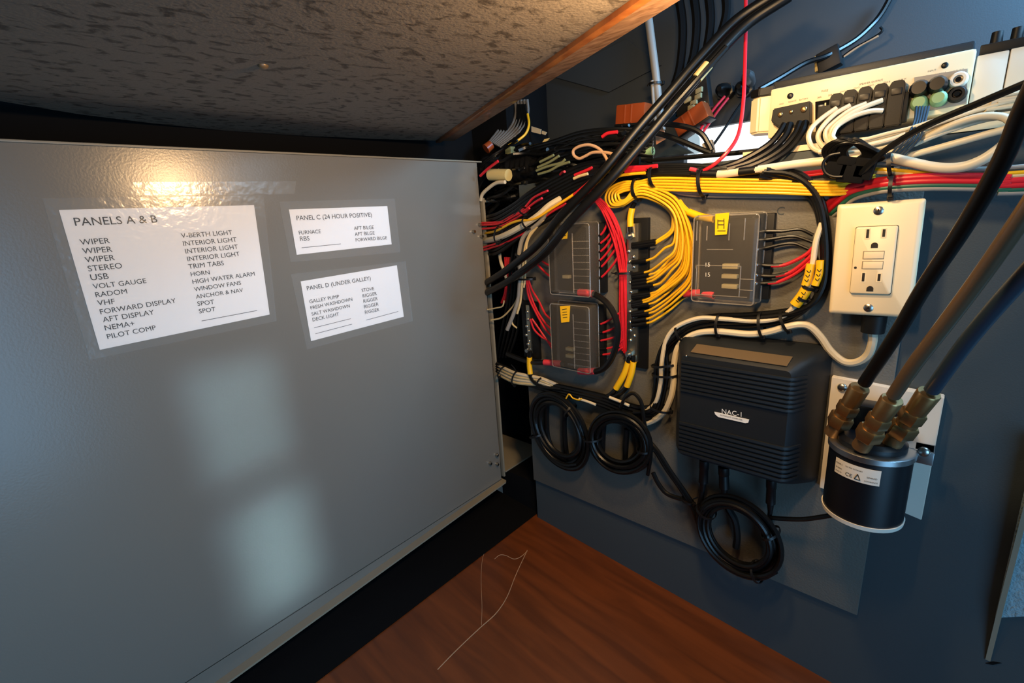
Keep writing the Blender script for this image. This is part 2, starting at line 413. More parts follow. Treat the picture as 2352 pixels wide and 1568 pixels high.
for u, v in ((1100, 516), (1086, 532), (1104, 543), (1139, 1044), (1124, 1063), (1140, 1065)):
    q = atx(u, v, XD); obj('hinge_bolt', MB().cyl(q-Vector((0.001, 0, 0)), q+Vector((0.006, 0, 0)), 0.0032, 0.0028, 10), 'steel', dp)
# frame that carries the hinges
ft = dt
mb = MB(); mb.box(-0.652, -0.6435, -0.006, -0.0015, -0.545, 0.03, 0.0006); obj('frame_post', mb, 'door_lip', ft)
mb = MB(); mb.box(-0.652, -0.644, -0.16, -0.006, 0.0225, 0.0265); obj('frame_rail', mb, 'door_lip', ft)
mb = MB(); mb.box(-0.765, -0.640, -0.128, -0.004, -0.534, -0.531); obj('sill', mb, 'door_lip', ft)

# ---------------------------------------------------------------- paper lists
NX = Vector((1, 0, 0))
def door(u, v, l=0.0): return atx(u, v, XD) + NX*l
def crop4(x, y): return 80 + x/2.6133, 400 + y/2.6133
def sheet(label, quad, tape, lines, rules, th):
    P = [door(u, v) for u, v in quad]
    t = thing('paper_list', P[3], label, 'paper sheet')
    obj('paper', MB().prism([p+NX*0.0003 for p in P], NX*0.0004), 'paper', t)
    obj('clear_film', MB().prism([door(u, v)+NX*0.0011 for u, v in tape], NX*0.0002), 'clear_tape', t)['label'] = 'clear glossy tape over the sheet'
    mb = MB()
    for s, x0, y0, x1, y1 in lines: text_into(mb, s, door(*crop4(x0, y0)), door(*crop4(x1, y1)), NX, 1.0, 0.0009)
    for x0, y0, x1, y1 in rules: line_into(mb, door(*crop4(x0, y0)), door(*crop4(x1, y1)), NX, th, 0.0009)
    obj('printed_text', mb, 'ink', t)
sheet('large white paper list headed PANELS A & B taped to the open door', [(135, 482), (583, 471), (619, 722), (229, 803)], [(97, 455), (604, 449), (634, 737), (206, 826)],
  [('PANELS A & B', 243, 310, 737, 290), ('WIPER', 275, 425, 452, 413), ('WIPER', 290, 478, 467, 465), ('WIPER', 305, 530, 482, 515), ('STEREO', 322, 583, 526, 563), ('USB', 337, 636, 445, 627),
   ('VOLT GAUGE', 352, 688, 670, 652), ('RADOM', 367, 738, 555, 715), ('VHF', 378, 788, 482, 777), ('FORWARD DISPLAY', 395, 840, 848, 770), ('AFT DISPLAY', 410, 888, 718, 840), ('NEMA+', 423, 937, 600, 908), ('PILOT COMP', 437, 988, 728, 932),
   ('V-BERTH LIGHT', 880, 383, 1185, 362), ('INTERIOR LIGHT', 892, 430, 1212, 404), ('INTERIOR LIGHT', 905, 476, 1220, 447), ('INTERIOR LIGHT', 917, 522, 1230, 490), ('TRIM TABS', 923, 568, 1135, 545), ('HORN', 937, 612, 1050, 600),
   ('HIGH WATER ALARM', 948, 658, 1320, 608), ('WINDOW FANS', 958, 703, 1238, 662), ('ANCHOR & NAV', 968, 747, 1250, 705), ('SPOT', 977, 790, 1077, 777), ('SPOT', 987, 835, 1085, 820)], [(1000, 880, 1333, 817)], 0.0006)
sheet('small white paper list headed PANEL C, uppermost of the two small sheets on the door', [(663, 481), (889, 473), (899, 561), (681, 585)], [(640, 463), (905, 456), (918, 579), (667, 602)],
  [('PANEL C (24 HOUR POSITIVE)', 1571, 277, 2022, 255), ('FURNACE', 1585, 362, 1716, 353), ('RBS', 1592, 400, 1648, 397), ('AFT BILGE', 1915, 335, 2034, 328), ('AFT BILGE', 1920, 370, 2038, 362), ('FORWARD BILGE', 1925, 404, 2112, 390)], [(1600, 441, 1835, 418)], 0.0006)
sheet('small white paper list headed PANEL D, below the PANEL C sheet on the door', [(690, 646), (911, 609), (927, 727), (714, 783)], [(667, 629), (930, 600), (947, 737), (704, 802)],
  [('PANEL D (UNDER GALLEY)', 1633, 697, 2015, 634), ('GALLEY PUMP', 1648, 775, 1826, 742), ('FRESH WASHDOWN', 1655, 812, 1905, 758), ('SALT WASHDOWN', 1662, 848, 1890, 798), ('DECK LIGHT', 1667, 883, 1825, 848), ('STOVE', 1961, 707, 2035, 695),
   ('RIGGER', 1968, 740, 2052, 724), ('RIGGER', 1972, 772, 2057, 755), ('RIGGER', 1976, 805, 2062, 787), ('RIGGER', 1981, 838, 2066, 820)], [(1675, 921, 1895, 866), (1682, 957, 1902, 899), (1987, 875, 2180, 823)], 0.0006)
tag(obj('tape_strip', MB().prism([door(u, v)+NX*0.0002 for u, v in ((300, 418), (680, 416), (676, 446), (296, 449))], NX*0.0002), 'clear_tape'), 'strip of clear glossy tape above the large paper list on the door', 'tape')

# ---------------------------------------------------------------- right-hand side of the bulkhead
mb = MB(); a = [at(2263, 1512, 0.0), at(2262, 1514, 0.004), at(2356, 1105, 0.016), at(2352, 1105, 0.0)]
mb.prism([at(2263, 1514, 0.001), at(2292, 1395, 0.010), at(2390, 1010, 0.018), at(2390, 1010, 0.0)], Vector((0.004, 0, 0)))
tag(obj('edge_flange', mb, 'door_lip'), 'thin pale metal flange standing off the bulkhead at its right end', 'flange')
mb = MB(); q0 = at(2286, 1414, 0.002); q1 = at(2420, 1408, 0.002); q1 = q1 + (q1-q0).normalized()*0.25
mb.prism([q0, q1, Vector((q1.x, q1.y, ZC-0.05)), Vector((at(2380, 1000, 0.002).x, q0.y, ZC-0.20))], Vector((0, -0.003, 0)))
tag(obj('carpet_panel', mb, 'blue_carpet'), 'pale blue carpeted panel at the right edge behind the metal flange', 'panel')
mb = MB(); c0 = at(2282, 1522, 0.0003); mb.prism([at(2263, 1523, 0.0003), at(2282, 1519, 0.0003), at(2301, 1522, 0.0003), at(2280, 1526, 0.0003)], OUT*0.0003)
tag(obj('relief_slot', mb, 'dark_void'), 'short black slot in the wall just below the pale metal flange', 'slot')

# mounting board on the bulkhead
mb = MB(); mb.box(-0.553, -0.025, 0.0, 0.006, -0.515, 0.02, 0.001)
bd = tag(obj('mounting_board', mb, 'board_grey'), 'grey mounting board screwed to the bulkhead behind the electrical gear', 'board')
mb = MB(); text_into(mb, 'C', at(1783, 492, 0.0063), at(1800, 493, 0.0063), OUT); obj('pencil_mark', mb, 'wall_paint', bd)

# thread lying on the wooden floor
def fl(u, v):
    r = ray(u, v); # floor z = ZC + fz(x)
    t = (-0.645 - 0.072*CAM.x)/(r.z + 0.072*r.x); p = CAM + r*t; p.z += 0.0007; return p
tag(obj('thread', MB().tube([fl(*q) for q in ((1005, 1538), (1040, 1502), (1075, 1468), (1105, 1440), (1140, 1408), (1165, 1370), (1185, 1320), (1211, 1264))], 0.0007, 5), 'thread'), 'longest pale loose thread lying diagonally on the wooden floor', 'thread', 'loose threads on the floor')
tag(obj('thread', MB().tube([fl(*q) for q in ((1211, 1266), (1196, 1279), (1180, 1284), (1162, 1276), (1148, 1275), (1136, 1284))], 0.0006, 5), 'thread'), 'short wavy thread on the floor joining the tip of the longest thread', 'thread', 'loose threads on the floor')
tag(obj('thread', MB().tube([fl(*q) for q in ((1106, 1436), (1107, 1390), (1105, 1330), (1108, 1285), (1116, 1262))], 0.0005, 5), 'thread'), 'faint thread curving away from the middle of the longest thread on the floor', 'thread', 'loose threads on the floor')

# ---------------------------------------------------------------- fuse blocks
def fuse_block(label, x0, x1, z0, z1, tagq, fuses, cells, mark, rterm, lterm):
    t = thing('fuse_block', W((x0+x1)/2, 0.006, z0), label, 'fuse block', 'fuse blocks on the mounting board')
    mb = MB(); mb.box(x0+0.001, x1+0.008, 0.006, 0.016, z0+0.004, z1-0.002, 0.0015); mb.box(x0+0.006, x1-0.006, 0.016, 0.027, z0+0.006, z1-0.006, 0.001)
    obj('base', mb, 'black_plastic', t)
    mb = MB(); lo = []
    for dd, g, e in ((0.017, 0.0, 0.003), (0.036, 0.0, 0.003), (0.0415, 0.0015, 0.003), (0.044, 0.005, 0.003)):
        lo.append(rrect(x0+g, x1-g, z0+g, z1-g, 0.004, dd))
    mb.loft(lo[::1], cap=False); mb.face(lo[-1])
    obj('clear_cover', mb, 'clear_cover', t)['label'] = 'clear plastic cover'
    mb = MB()
    for dd, g in ((0.0415, 0.0012), (0.018, 0.0)):
        mb.tube(rrect(x0+g, x1-g, z0+g, z1-g, 0.004, dd, 3), 0.00085, 5, smooth=False, closed=True)
    if cells:
        xr = x0 + (x1-x0)*0.62; za = z1-(z1-z0)*0.24; zz = z0+0.012
        mb.tube([W(xr, 0.0438, za+0.012), W(xr, 0.0438, zz-0.006)], 0.0008, 5)
        for k in range(8):
            z = za-(za-zz)*k/7; mb.tube([W(xr, 0.0435, z), W(x1-0.003, 0.0405, z)], 0.0006, 5)
    else:
        for a, b in (((0.1, 0.1), (0.9, 0.1)), ((0.1, 0.1), (0.1, 0.44)), ((0.1, 0.44), (0.78, 0.44)), ((0.78, 0.44), (0.78, 0.1)), ((0.78, 0.30), (0.97, 0.30)), ((0.78, 0.18), (0.97, 0.18)), ((0.25, 0.62), (0.65, 0.62)), ((0.08, 0.94), (0.08, 0.72)), ((0.24, 0.88), (0.24, 0.72)), ((0.58, 0.9), (0.58, 0.72)), ((0.8, 0.95), (0.8, 0.72))):
            mb.tube([W(x0+(x1-x0)*a[0], 0.0442, z0+(z1-z0)*a[1]), W(x0+(x1-x0)*b[0], 0.0442, z0+(z1-z0)*b[1])], 0.0006, 5)
    obj('cover_ridges', mb, 'clear_edge', t)
    for u, v, w_, h_ in fuses:
        c = at(u, v, 0.031); o = obj('fuse', MB().obox(c, Vector((w_/2, 0, 0)), Vector((0, 0.004, 0)), Vector((0, 0, h_/2)), 0.0006), 'terminal_tan', t)
    P = [at(u, v, 0.0455) for u, v in tagq]
    tg = obj('label_tag', MB().prism(P, Vector((0, 0.0008, 0))), 'yellow_sleeve', t); tg['label'] = 'yellow label tag'
    mb = MB()
    for u0, v0, u1, v1 in mark: line_into(mb, at(u0, v0, 0.0455), at(u1, v1, 0.0455), OUT, 0.0009, 0.0003)
    obj('tag_marks', mb, 'ink', tg)
    for side, us in (('r', rterm), ('l', lterm)):
        for u, v in us:
            obj('terminal_screw', MB().dome(at(u, v, 0.022), OUT, 0.0027, 0.002, 10), 'steel', t)
    return t
def rrect(x0, x1, z0, z1, r, d, seg=4):
    out = []
    for cx, cz, a0 in ((x1-r, z1-r, 0), (x0+r, z1-r, 90), (x0+r, z0+r, 180), (x1-r, z0+r, 270)):
        for k in range(seg+1):
            a = math.radians(a0+90*k/seg); out.append(W(cx+r*math.cos(a), d, cz+r*math.sin(a)))
    return out
fuse_block('large clear-covered fuse block on the board beside the white outlet, three fuses showing', -0.2365, -0.1605, -0.124, -0.017,
    [(1643, 491), (1675, 488), (1669, 538), (1642, 540)], [(1679, 611, 0.018, 0.006), (1677, 634, 0.018, 0.005), (1677, 657, 0.018, 0.005)], False,
    [(1649, 507, 1663, 507), (1649, 507, 1649, 525), (1663, 507, 1663, 525), (1649, 516, 1663, 516), (1648, 530, 1667, 530), (1649, 504, 1649, 508), (1663, 502, 1663, 508)], [(1738, 534), (1738, 551), (1738, 573), (1737, 608), (1737, 632), (1736, 651)], [])
fuse_block('smoky clear fuse block left of the long bus bar, upper of two', -0.464, -0.386, -0.130, -0.020,
    [(1284, 534), (1304, 525), (1302, 548), (1281, 551)], [(1302, 635, 0.012, 0.005)], True, [(1289, 538, 1299, 534), (1290, 543, 1300, 540)], [(1348, 553+18*i) for i in range(6)], [])
fuse_block('smoky clear fuse block left of the long bus bar, lower of two', -0.466, -0.389, -0.252, -0.143,
    [(1286, 703), (1309, 702), (1307, 739), (1289, 741)], [(1310, 801, 0.014, 0.005), (1310, 817, 0.014, 0.005)], True,
    [(1291, 711, 1302, 709), (1292, 717, 1302, 716), (1292, 723, 1303, 722), (1293, 729, 1303, 728)], [(1348, 748+16*i) for i in range(5)], [])
# "15 / 15" legends inside the large block
mb = MB()
for v in (612, 635): text_into(mb, '15', at(1621, v, 0.0275), at(1631, v, 0.0275), OUT)
lg = obj('fuse_legend', mb, 'white_ink', next(o for o in C.objects if o.name == 'fuse_block'))

# ---------------------------------------------------------------- bus bars
t = thing('bus_bar', at(1452, 830, 0.006), 'long tinned bus bar with a column of screws and yellow wires landing on it', 'bus bar')
zt_, zb_ = at(1452, 508, 0.016).z - ZC, at(1452, 838, 0.016).z - ZC
xl, xr = at(1440, 670, 0.017).x, at(1465, 670, 0.017).x
mb = MB(); mb.box(xl-0.002, xr+0.013, 0.006, 0.013, zb_-0.004, zt_+0.004, 0.001); obj('base', mb, 'black_plastic', t)
mb = MB(); mb.box(xl, xr, 0.013, 0.0175, zb_+0.006, zt_-0.003, 0.0006); obj('bar', mb, 'tinned', t)
for x, y in ((300,650),(250,695),(292,745),(255,790),(295,835),(258,885),(292,930),(262,975),(292,1022),(268,1060),(290,1108),(258,1148),(290,1195),(260,1238),(290,1285),(262,1330),(290,1375),(265,1405),(300,1455),(265,1495)):
    obj('bar_screw', MB().dome(at(1380+x/3.92, 400+y/3.92, 0.0175), OUT, 0.0030, 0.0024, 10), 'steel', t)
for u, v in ((1448, 541), (1447, 812)):
    mb = MB(); c = at(u, v, 0.0175); mb.lathe(c, c+OUT*0.004, [(0, 0.0062), (1, 0.0062)], 6); mb.cyl(c, c+OUT*0.010, 0.0031, 0.0028, 10); obj('stud', mb, 'steel', t)
for lb, pts in (('yellow sleeved lug at the top of the long bus bar', ((1449, 536), (1448, 520), (1448, 500), (1452, 478), (1458, 466))),
                ('yellow sleeved battery cable at the foot of the long bus bar, left of two', ((1446, 818), (1443, 832), (1433, 860), (1415, 892), (1395, 910), (1360, 915))),
                ('yellow sleeved battery cable at the foot of the long bus bar, right of two', ((1454, 816), (1455, 830), (1450, 858), (1440, 887), (1420, 906), (1385, 920)))):
    o = wire('battery_cable', lb, pts, 0.019, 5.5, 'black_cable', 'cable', 'battery cables on the bus bars')
    k = pts[1:4]; obj('yellow_sleeve', MB().tube(P3(k, 0.019), 5.5*mpp(at(*k[1], 0.019))*1.35, 10), 'yellow_sleeve', o)
    q = at(*pts[0], 0.0185); q1 = at(*pts[1], 0.019)
    obj('cable_lug', MB().obox((q+q1)/2, (q1-q)/2, (q1-q).normalized().cross(OUT)*0.005, OUT*0.001, 0.0004), 'tinned', o)
t = thing('bus_bar', at(1216, 815, 0.006), 'short dark bus bar near the open door with one yellow sleeved lug', 'bus bar')
a = at(1197, 690, 0.012); b = at(1240, 826, 0.012)
mb = MB(); mb.box(a.x, b.x, 0.006, 0.013, b.z-ZC, a.z-ZC, 0.001); obj('base', mb, 'black_plastic', t)
a = at(1208, 700, 0.016); b = at(1222, 812, 0.016); mb = MB(); mb.box(a.x, b.x, 0.013, 0.017, b.z-ZC, a.z-ZC, 0.0006); obj('bar', mb, 'tinned', t)
for u, v in ((1211, 716), (1212, 733), (1210, 749), (1214, 760), (1209, 769), (1215, 783), (1213, 790)): obj('bar_screw', MB().dome(at(u, v, 0.017), OUT, 0.003, 0.0025, 10), 'steel', t)
c = at(1216, 803, 0.017); obj('stud', MB().cyl(c, c+OUT*0.009, 0.0045, 0.0035, 8), 'steel', t)
o = wire('battery_cable', 'yellow sleeved cable below the short bus bar near the open door', ((1217, 806), (1216, 820), (1216, 840), (1218, 860), (1227, 876), (1248, 888), (1290, 893)), 0.02, 5, 'black_cable', 'cable', 'battery cables on the bus bars')
obj('yellow_sleeve', MB().tube(P3(((1216, 820), (1216, 840), (1218, 858)), 0.02), 5*mpp(at(1216, 840, .02))*1.25, 10), 'yellow_sleeve', o)

# ---------------------------------------------------------------- yellow wires
ends = [(1507,554),(1506,559),(1485,598),(1480,626),(1491,631),(1486,641),(1486,648),(1501,655),(1494,674),(1495,678),(1476,690),(1477,695),(1491,698),(1481,715),(1491,719),(1485,732),(1486,742)]
N = len(ends)
for i, e in enumerate(ends):
    t = i/(N-1); jd = 0.010*math.sin(i*2.3)
    row = round(t*4); lay = 0.0150 + 0.0042*(i % 4); row_t = row/4
    vy = 452 - 25*row_t
    p = [(1466, vy, lay+0.004), (1505, vy+5+5*(1-row_t)+(t-row_t)*-8, lay), (1538+20*t, 486-25*t, lay)]
    x3 = 1546+47*t
    if i == 0: p += [(1545, 512, lay), (1538, 532, lay), e + (0.019,)]
    elif i == 1: p += [(1547, 516, lay), (1540, 537, lay), e + (0.019,)]
    else:
        y3 = 512 + 40*t; p.append((x3, y3, lay))
        ym = y3 + (e[1]-y3)*0.5; p.append((x3+2-8*(1-t), ym, lay))
        p.append((e[0]+(x3-e[0])*0.62, e[1]-26-16*t, lay)); p.append((e[0]+18, e[1]-7, 0.021)); p.append(e + (0.019,))
    # loop to the left of the tie, then away to the right along the top of the board
    k = row_t
    
    loop = [(1466, 417+18*k, lay), (1432+8*k, 418+19*k, lay), (1403+18*k, 431+13*k, lay), (1391+30*k, 453-1*k, lay+0.002), (1401+24*k, 474-14*k, lay+0.004), (1432+6*k, 471-14*k, lay+0.005)]
    run = [(2010, 396+26*k, lay*.4), (1930, 418+28*k, lay*0.8), (1780, 414+29*k, lay), (1615, 411+28*k, lay), (1510, 409+26*k, lay)]
    lab = 'yellow wire looping from the top bundle to the long bus bar, landing %s down' % ORD[i]
    o = wire('yellow_wire', lab, run + loop + p, 0.02, 2.9, 'yellow_wire', 'wire', 'yellow wires fanning onto the long bus bar', r=0.00165)
    yy = e[1] + 3 + (3 if i < 2 else 0)
    sl = [e + (0.0195,), ((e[0]+1455)/2, (e[1]+yy)/2+1, 0.0195), (1452, yy+2, 0.019)]
    obj('heat_shrink', MB().tube([at(*q) for q in sl], 0.0034, 8), 'black_rubber', o)['label'] = 'black heat shrink end'
# whites under the yellow run
for i, (y, lb) in enumerate(((0, 'upper'), (5, 'lower'))):
    wire('white_wire', '%s of two dull white wires under the yellow run along the top' % lb, [(1490, 428+y), (1530, 432+y), (1570, 441+y), (1620, 445+y), (1700, 446+y), (1780, 447+y), (1900, 449+y), (1950, 447+y)], 0.012, 3.6, 'grey_cable', 'wire', 'dull white wires under the yellow run')

# ---------------------------------------------------------------- red wires
for i in range(5):
    s = (i-2)*.92
    wire('red_wire', 'red wire in the bundle left of the long bus bar, %s from the left' % ORD[i],
         [(1372+s*3, 458-s, .03), (1390+s*3.2, 480-s*3, .028), (1408+s*4.6, 515-s*3, .022+.003*(i%2)), (1424+s*5, 565-s*2, .018+.003*((i+1)%2)), (1431+s*4.6, 612, .016), (1431+s*3.4, 632, .017), (1432+s*4.4, 700, .015+.003*(i%2)), (1433+s*4.4, 760, .015), (1430+s*4, 805+s*5, .013)], 0.02, 3, 'red_wire', 'wire', 'red wires beside the long bus bar', r=0.00175)
tie(1414, 627, 1450, 626, 0.018, 0.008, 'black tie round the red wire bundle beside the long bus bar', tail=((1418, 627), (1410, 628), (1404, 626)))
RA = [((1352,556),(1380,539),(1392,520),(1396,505)),((1354,574),(1380,558),(1398,541),(1408,520)),((1354,592),(1380,577),(1398,557),(1412,530)),((1354,612),(1379,597),(1402,570),(1416,545)),((1354,630),(1382,612),(1408,580),(1421,560)),((1354,652),(1382,636),(1410,605),(1426,575))]
for i, p in enumerate(RA):
    wire('red_wire', 'red branch wire leaving the right of the upper smoky fuse block, %s down' % ORD[i], p, (0.016, 0.018), 3, 'red_wire', 'wire', 'red wires of the upper smoky fuse block', sleeves=[(p[:2], (0.016, 0.017), 1.35, 'black_rubber', 'heat_shrink')], r=0.0017)
RB = [((1350,750),(1380,744),(1402,733),(1428,715)),((1352,766),(1385,763),(1412,752),(1430,738)),((1352,784),(1380,782),(1414,773),(1432,758)),((1352,802),(1394,800),(1413,794),(1432,780)),((1352,815),(1385,814),(1408,810),(1430,798))]
for i, p in enumerate(RB):
    wire('red_wire', 'red branch wire leaving the right of the lower smoky fuse block, %s down' % ORD[i], p, (0.016, 0.015), 3, 'red_wire', 'wire', 'red wires of the lower smoky fuse block', sleeves=[(p[:2], 0.016, 1.35, 'black_rubber', 'heat_shrink')], r=0.0017)
RL = [((1213,640),(1222,665),(1238,692),(1252,720),(1266,734)),((1211,642),(1218,675),(1233,712),(1251,740),(1266,756)),((1210,644),(1214,680),(1232,720),(1250,752),(1260,764),(1268,772)),((1222,732),(1236,752),(1255,779),(1268,792)),((1218,732),(1226,755),(1242,772),(1256,781),(1268,800)),((1234,590),(1239,594),(1252,604),(1266,612)),((1228,592),(1233,605),(1253,626),(1266,636))]
for i, p in enumerate(RL):
    wire('red_wire', 'red wire dropping to the left side of the smoky fuse blocks, %s of the fan' % ORD[i], p, (0.022, 0.016), 3, 'red_wire', 'wire', 'red wires left of the smoky fuse blocks', r=0.0017)
# feed cables with pink sleeves
o = wire('battery_cable', 'black looped cable with pink sleeved ends joining the two smoky fuse blocks', [(1335, 672), (1352, 673), (1372, 679), (1396, 698), (1414, 730), (1419, 765), (1412, 805), (1396, 836), (1376, 851), (1352, 853), (1330, 852)], [0.03, 0.03], 7, 'black_cable', 'cable', r=0.0048)
for sp in (((1330, 671), (1345, 672), (1362, 675)), ((1330, 852), (1346, 853), (1366, 852))): obj('pink_sleeve', MB().tube(P3(sp, 0.03), 0.0056, 10), 'pink_sleeve', o)
o = wire('battery_cable', 'black cable with a pink sleeve entering the lower left of the lower smoky fuse block', [(1300, 836), (1275, 833), (1252, 832), (1225, 832), (1200, 826), (1165, 812)], (0.028, 0.012), 7, 'black_cable', 'cable', r=0.0045)
obj('pink_sleeve', MB().tube(P3(((1290, 835), (1270, 833), (1251, 832)), 0.027), 0.0054, 10), 'pink_sleeve', o)
o = wire('battery_cable', 'cable with a pink sleeve entering the lower left of the large fuse block', [(1640, 678), (1610, 672), (1580, 674), (1550, 690), (1530, 715)], (0.026, 0.010), 7, 'black_cable', 'cable', r=0.004)
obj('pink_sleeve', MB().tube(P3(((1640, 678), (1610, 672), (1572, 675)), (0.026, 0.018)), 0.0046, 10), 'pink_sleeve', o)
o = wire('battery_cable', 'yellow sleeved cable entering the upper left of the large fuse block', [(1640, 503), (1615, 498), (1590, 492), (1572, 478), (1560, 462)], (0.028, 0.016), 7, 'yellow_wire', 'cable', r=0.0035)
obj('yellow_sleeve', MB().tube(P3(((1640, 503), (1612, 498), (1582, 487)), (0.028, 0.02)), 0.0046, 10), 'yellow_sleeve', o)
RC = [(((1738,534),(1760,531),(1796,531),(1837,527),(1868,540)),None),(((1738,552),(1770,549),(1794,545),(1827,543),(1866,556)),None),(((1738,574),(1765,568),(1790,562),(1823,559),(1857,572)),None),
      (((1737,607),(1766,610),(1798,609),(1827,598),(1853,583),(1868,568)),2),(((1737,632),(1776,634),(1811,627),(1835,612),(1857,593),(1872,575)),2),(((1736,651),(1760,650),(1788,647),(1827,628),(1857,604),(1874,588)),2)]
for i, (p, s) in enumerate(RC):
    lb = ('black' if s is None else 'red') + ' wire leaving the right of the large fuse block, %s of six down' % ORD[i]
    wire('red_wire' if s else 'black_wire', lb, p, (0.020, 0.016), 3, 'red_wire' if s else 'black_cable', 'wire', 'wires from the large fuse block', sleeves=[(p[:3], (0.020, 0.018), 1.12, 'black_cable', 'heat_shrink')], r=0.0021 if s else 0.0018)

# ---------------------------------------------------------------- outlet
d0 = 0.035
TL = at(1923, 470, d0); BL = at(1902, 720, d0); TR = at(2127, 459, d0)
ez = (TL-BL); hh = ez.length; ez.normalize(); ex = ez.cross(OUT).normalized()
if ex.x < 0: ex = -ex
ww = (TR-TL).dot(ex); CC = (TL+BL)/2 + ex*ww/2
def pl(x, z, l=0.0): return CC + ex*x + ez*z + OUT*l
ot = thing('wall_outlet', CC-ez*hh/2, 'cream wall outlet with two sockets and test buttons on the bulkhead', 'outlet')
def rloop(hw, hz, r, l, seg=4):
    o = []
    for cx, cz, a0 in ((hw-r, hz-r, 0), (-hw+r, hz-r, 90), (-hw+r, -hz+r, 180), (hw-r, -hz+r, 270)):
        for k in range(seg+1):
            a = math.radians(a0+90*k/seg); o.append(pl(cx+r*math.cos(a), cz+r*math.sin(a), l))
    return o
mb = MB(); mb.loft([rloop(ww/2, hh/2, .0025, -.0055), rloop(ww/2, hh/2, .0025, -.003), rloop(ww/2-.0012, hh/2-.0012, .0025, -.001), rloop(ww/2-.004, hh/2-.004, .002, 0.0002)]); obj('cover_plate', mb, 'cream_plastic', ot)
mb = MB(); mb.loft([rloop(.0168, .0336, .002, 0), rloop(.0166, .0334, .002, .003), rloop(.0158, .0326, .0018, .0037)]); rc = obj('receptacle', mb, 'cream_plastic', ot)
mb = MB(); mb.loft([rloop(.0172, .034, .002, 0.0001), rloop(.0172, .034, .002, 0.0004)]); obj('receptacle_gap', mb, 'dark_slot', ot)
for zc in (0.027, -0.0165):
    for xs, hz in ((-.0064, .0042), (.0064, .0036)):
        o = obj('slot', MB().obox(pl(xs, zc, .0038), ex*.0011, OUT*.0003, ez*hz), 'dark_slot', rc)
        obj('slot_rim', MB().obox(pl(xs, zc-.0002, .00365), ex*.0022, OUT*.0003, ez*(hz+.001)), 'cream_plastic', rc)
    mb = MB(); ar = [pl(.0028*math.cos(math.radians(a)), zc-.0115+.0026*math.sin(math.radians(a)), .0037) for a in range(0, 181, 20)] + [pl(-.0028, zc-.0142, .0037), pl(.0028, zc-.0142, .0037)]
    mb.prism(ar, OUT*.0004); obj('ground_hole', mb, 'dark_slot', rc)
for zc, nm in ((.0058, 'test_button'), (-.0042, 'reset_button')):
    obj('button_gap', MB().obox(pl(0, zc, .0037), ex*.0086, OUT*.0003, ez*.0040), 'grey_ink', rc)
    obj(nm, MB().obox(pl(0.0002, zc-.0001, .0040), ex*.0080, OUT*.0006, ez*.0034, .0004), 'cream_plastic', rc)
obj('indicator_light', MB().cyl(pl(-.0138, -.0068, .0036), pl(-.0138, -.0068, .0040), .0012, None, 12), 'dark_slot', rc)
for s in (1, -1):
    o = obj('plate_screw', MB().dome(pl(0, s*.0485, .0002), OUT, .0043, .0016, 16), 'steel', ot)
    mb = MB(); mb.obox(pl(0, s*.0485, .0017), ex*.0018, OUT*.0003, ez*.0005); mb.obox(pl(0, s*.0485, .0017), ex*.0005, OUT*.0003, ez*.0018); obj('screw_recess', mb, 'dark_slot', o)
mb = MB(); mb.loft([rloop(.030, .052, .004, -.029), rloop(.030, .052, .004, -.0056)]); obj('back_box', mb, 'black_plastic', ot)
g = at(2006, 748, 0.02); mb = MB(); mb.cyl(g+Vector((0, 0, .012)), g-Vector((0, 0, .007)), .011, .0105, 16); obj('cable_gland', mb, 'black_plastic', ot)

# ---------------------------------------------------------------- autopilot computer
nt_ = thing('control_box', W(-.175, .006, -.348), 'black ribbed electronics box marked NAC-1 mounted below the large fuse block', 'electronics box')
mb = MB(); mb.loft([rrect(-.262, -.083, -.348, -.170, .014, .006, 5), rrect(-.262, -.083, -.348, -.170, .014, .013, 5), rrect(-.252, -.096, -.343, -.178, .012, .036, 5), rrect(-.242, -.107, -.336, -.187, .009, .054, 5), rrect(-.238, -.112, -.332, -.191, .006, .0595, 5)])
obj('housing', mb, 'black_case', nt_)
mb = MB()
def rib(z, h):
    p = [(-.2375, .0585), (-.2375, .0622), (-.1138, .0622), (-.1072, .0582), (-.0985, .0420), (-.1015, .0400), (-.1095, .0545), (-.1145, .0585)]
    mb.prism([W(x, d, z-h/2) for x, d in p], Vector((0, 0, h)))
for k in range(8): rib(-.1995-.0055*k, .0029)
obj('upper_ribs', mb, 'black_case', nt_); mb = MB()
for k in range(8): rib(-.2855-.0060*k, .0032)
obj('lower_ribs', mb, 'black_case', nt_)
def ch(x, t, l=0.0004): return W(x, .0575+(.036-.0575)*t, -.1885+(.178-.1885)*-t*0 + .0105*t) + Vector((0, -.5, .87))*l
mb = MB(); mb.prism([ch(-.228, .10, .0006), ch(-.118, .10, .0006), ch(-.116, .80, .0006), ch(-.226, .80, .0006)], Vector((0, -.5, .87))*.0008); obj('top_inset', mb, 'bronze_label', nt_)
mb = MB(); text_into(mb, 'NAC-1', at(1658, 949, .0603), at(1703, 957, .0603), OUT, 1.05, 0.0); obj('lettering', mb, 'white_ink', nt_)
mb = MB(); mb.prism([at(1641, 945, .0603), at(1721, 963, .0603), at(1719, 970, .0603), at(1712, 971, .0603), at(1650, 957, .0603), at(1643, 951, .0603)], OUT*.0006); bg = obj('badge', mb, 'white_ink', nt_)
mb = MB(); text_into(mb, 'AUTOPILOT COMPUTER', at(1654, 954, .0612), at(1705, 966, .0612), OUT, 1.0, 0); obj('badge_text', mb, 'ink', bg)
for u, v, d in ((1897, 877, .009), (1880, 1025, .009), (1577, 817, .058), (1574, 838, .056)): obj('case_screw', MB().dome(at(u, v, d), OUT, .0028 if d < .02 else .0016, .002, 12), 'steel', nt_)
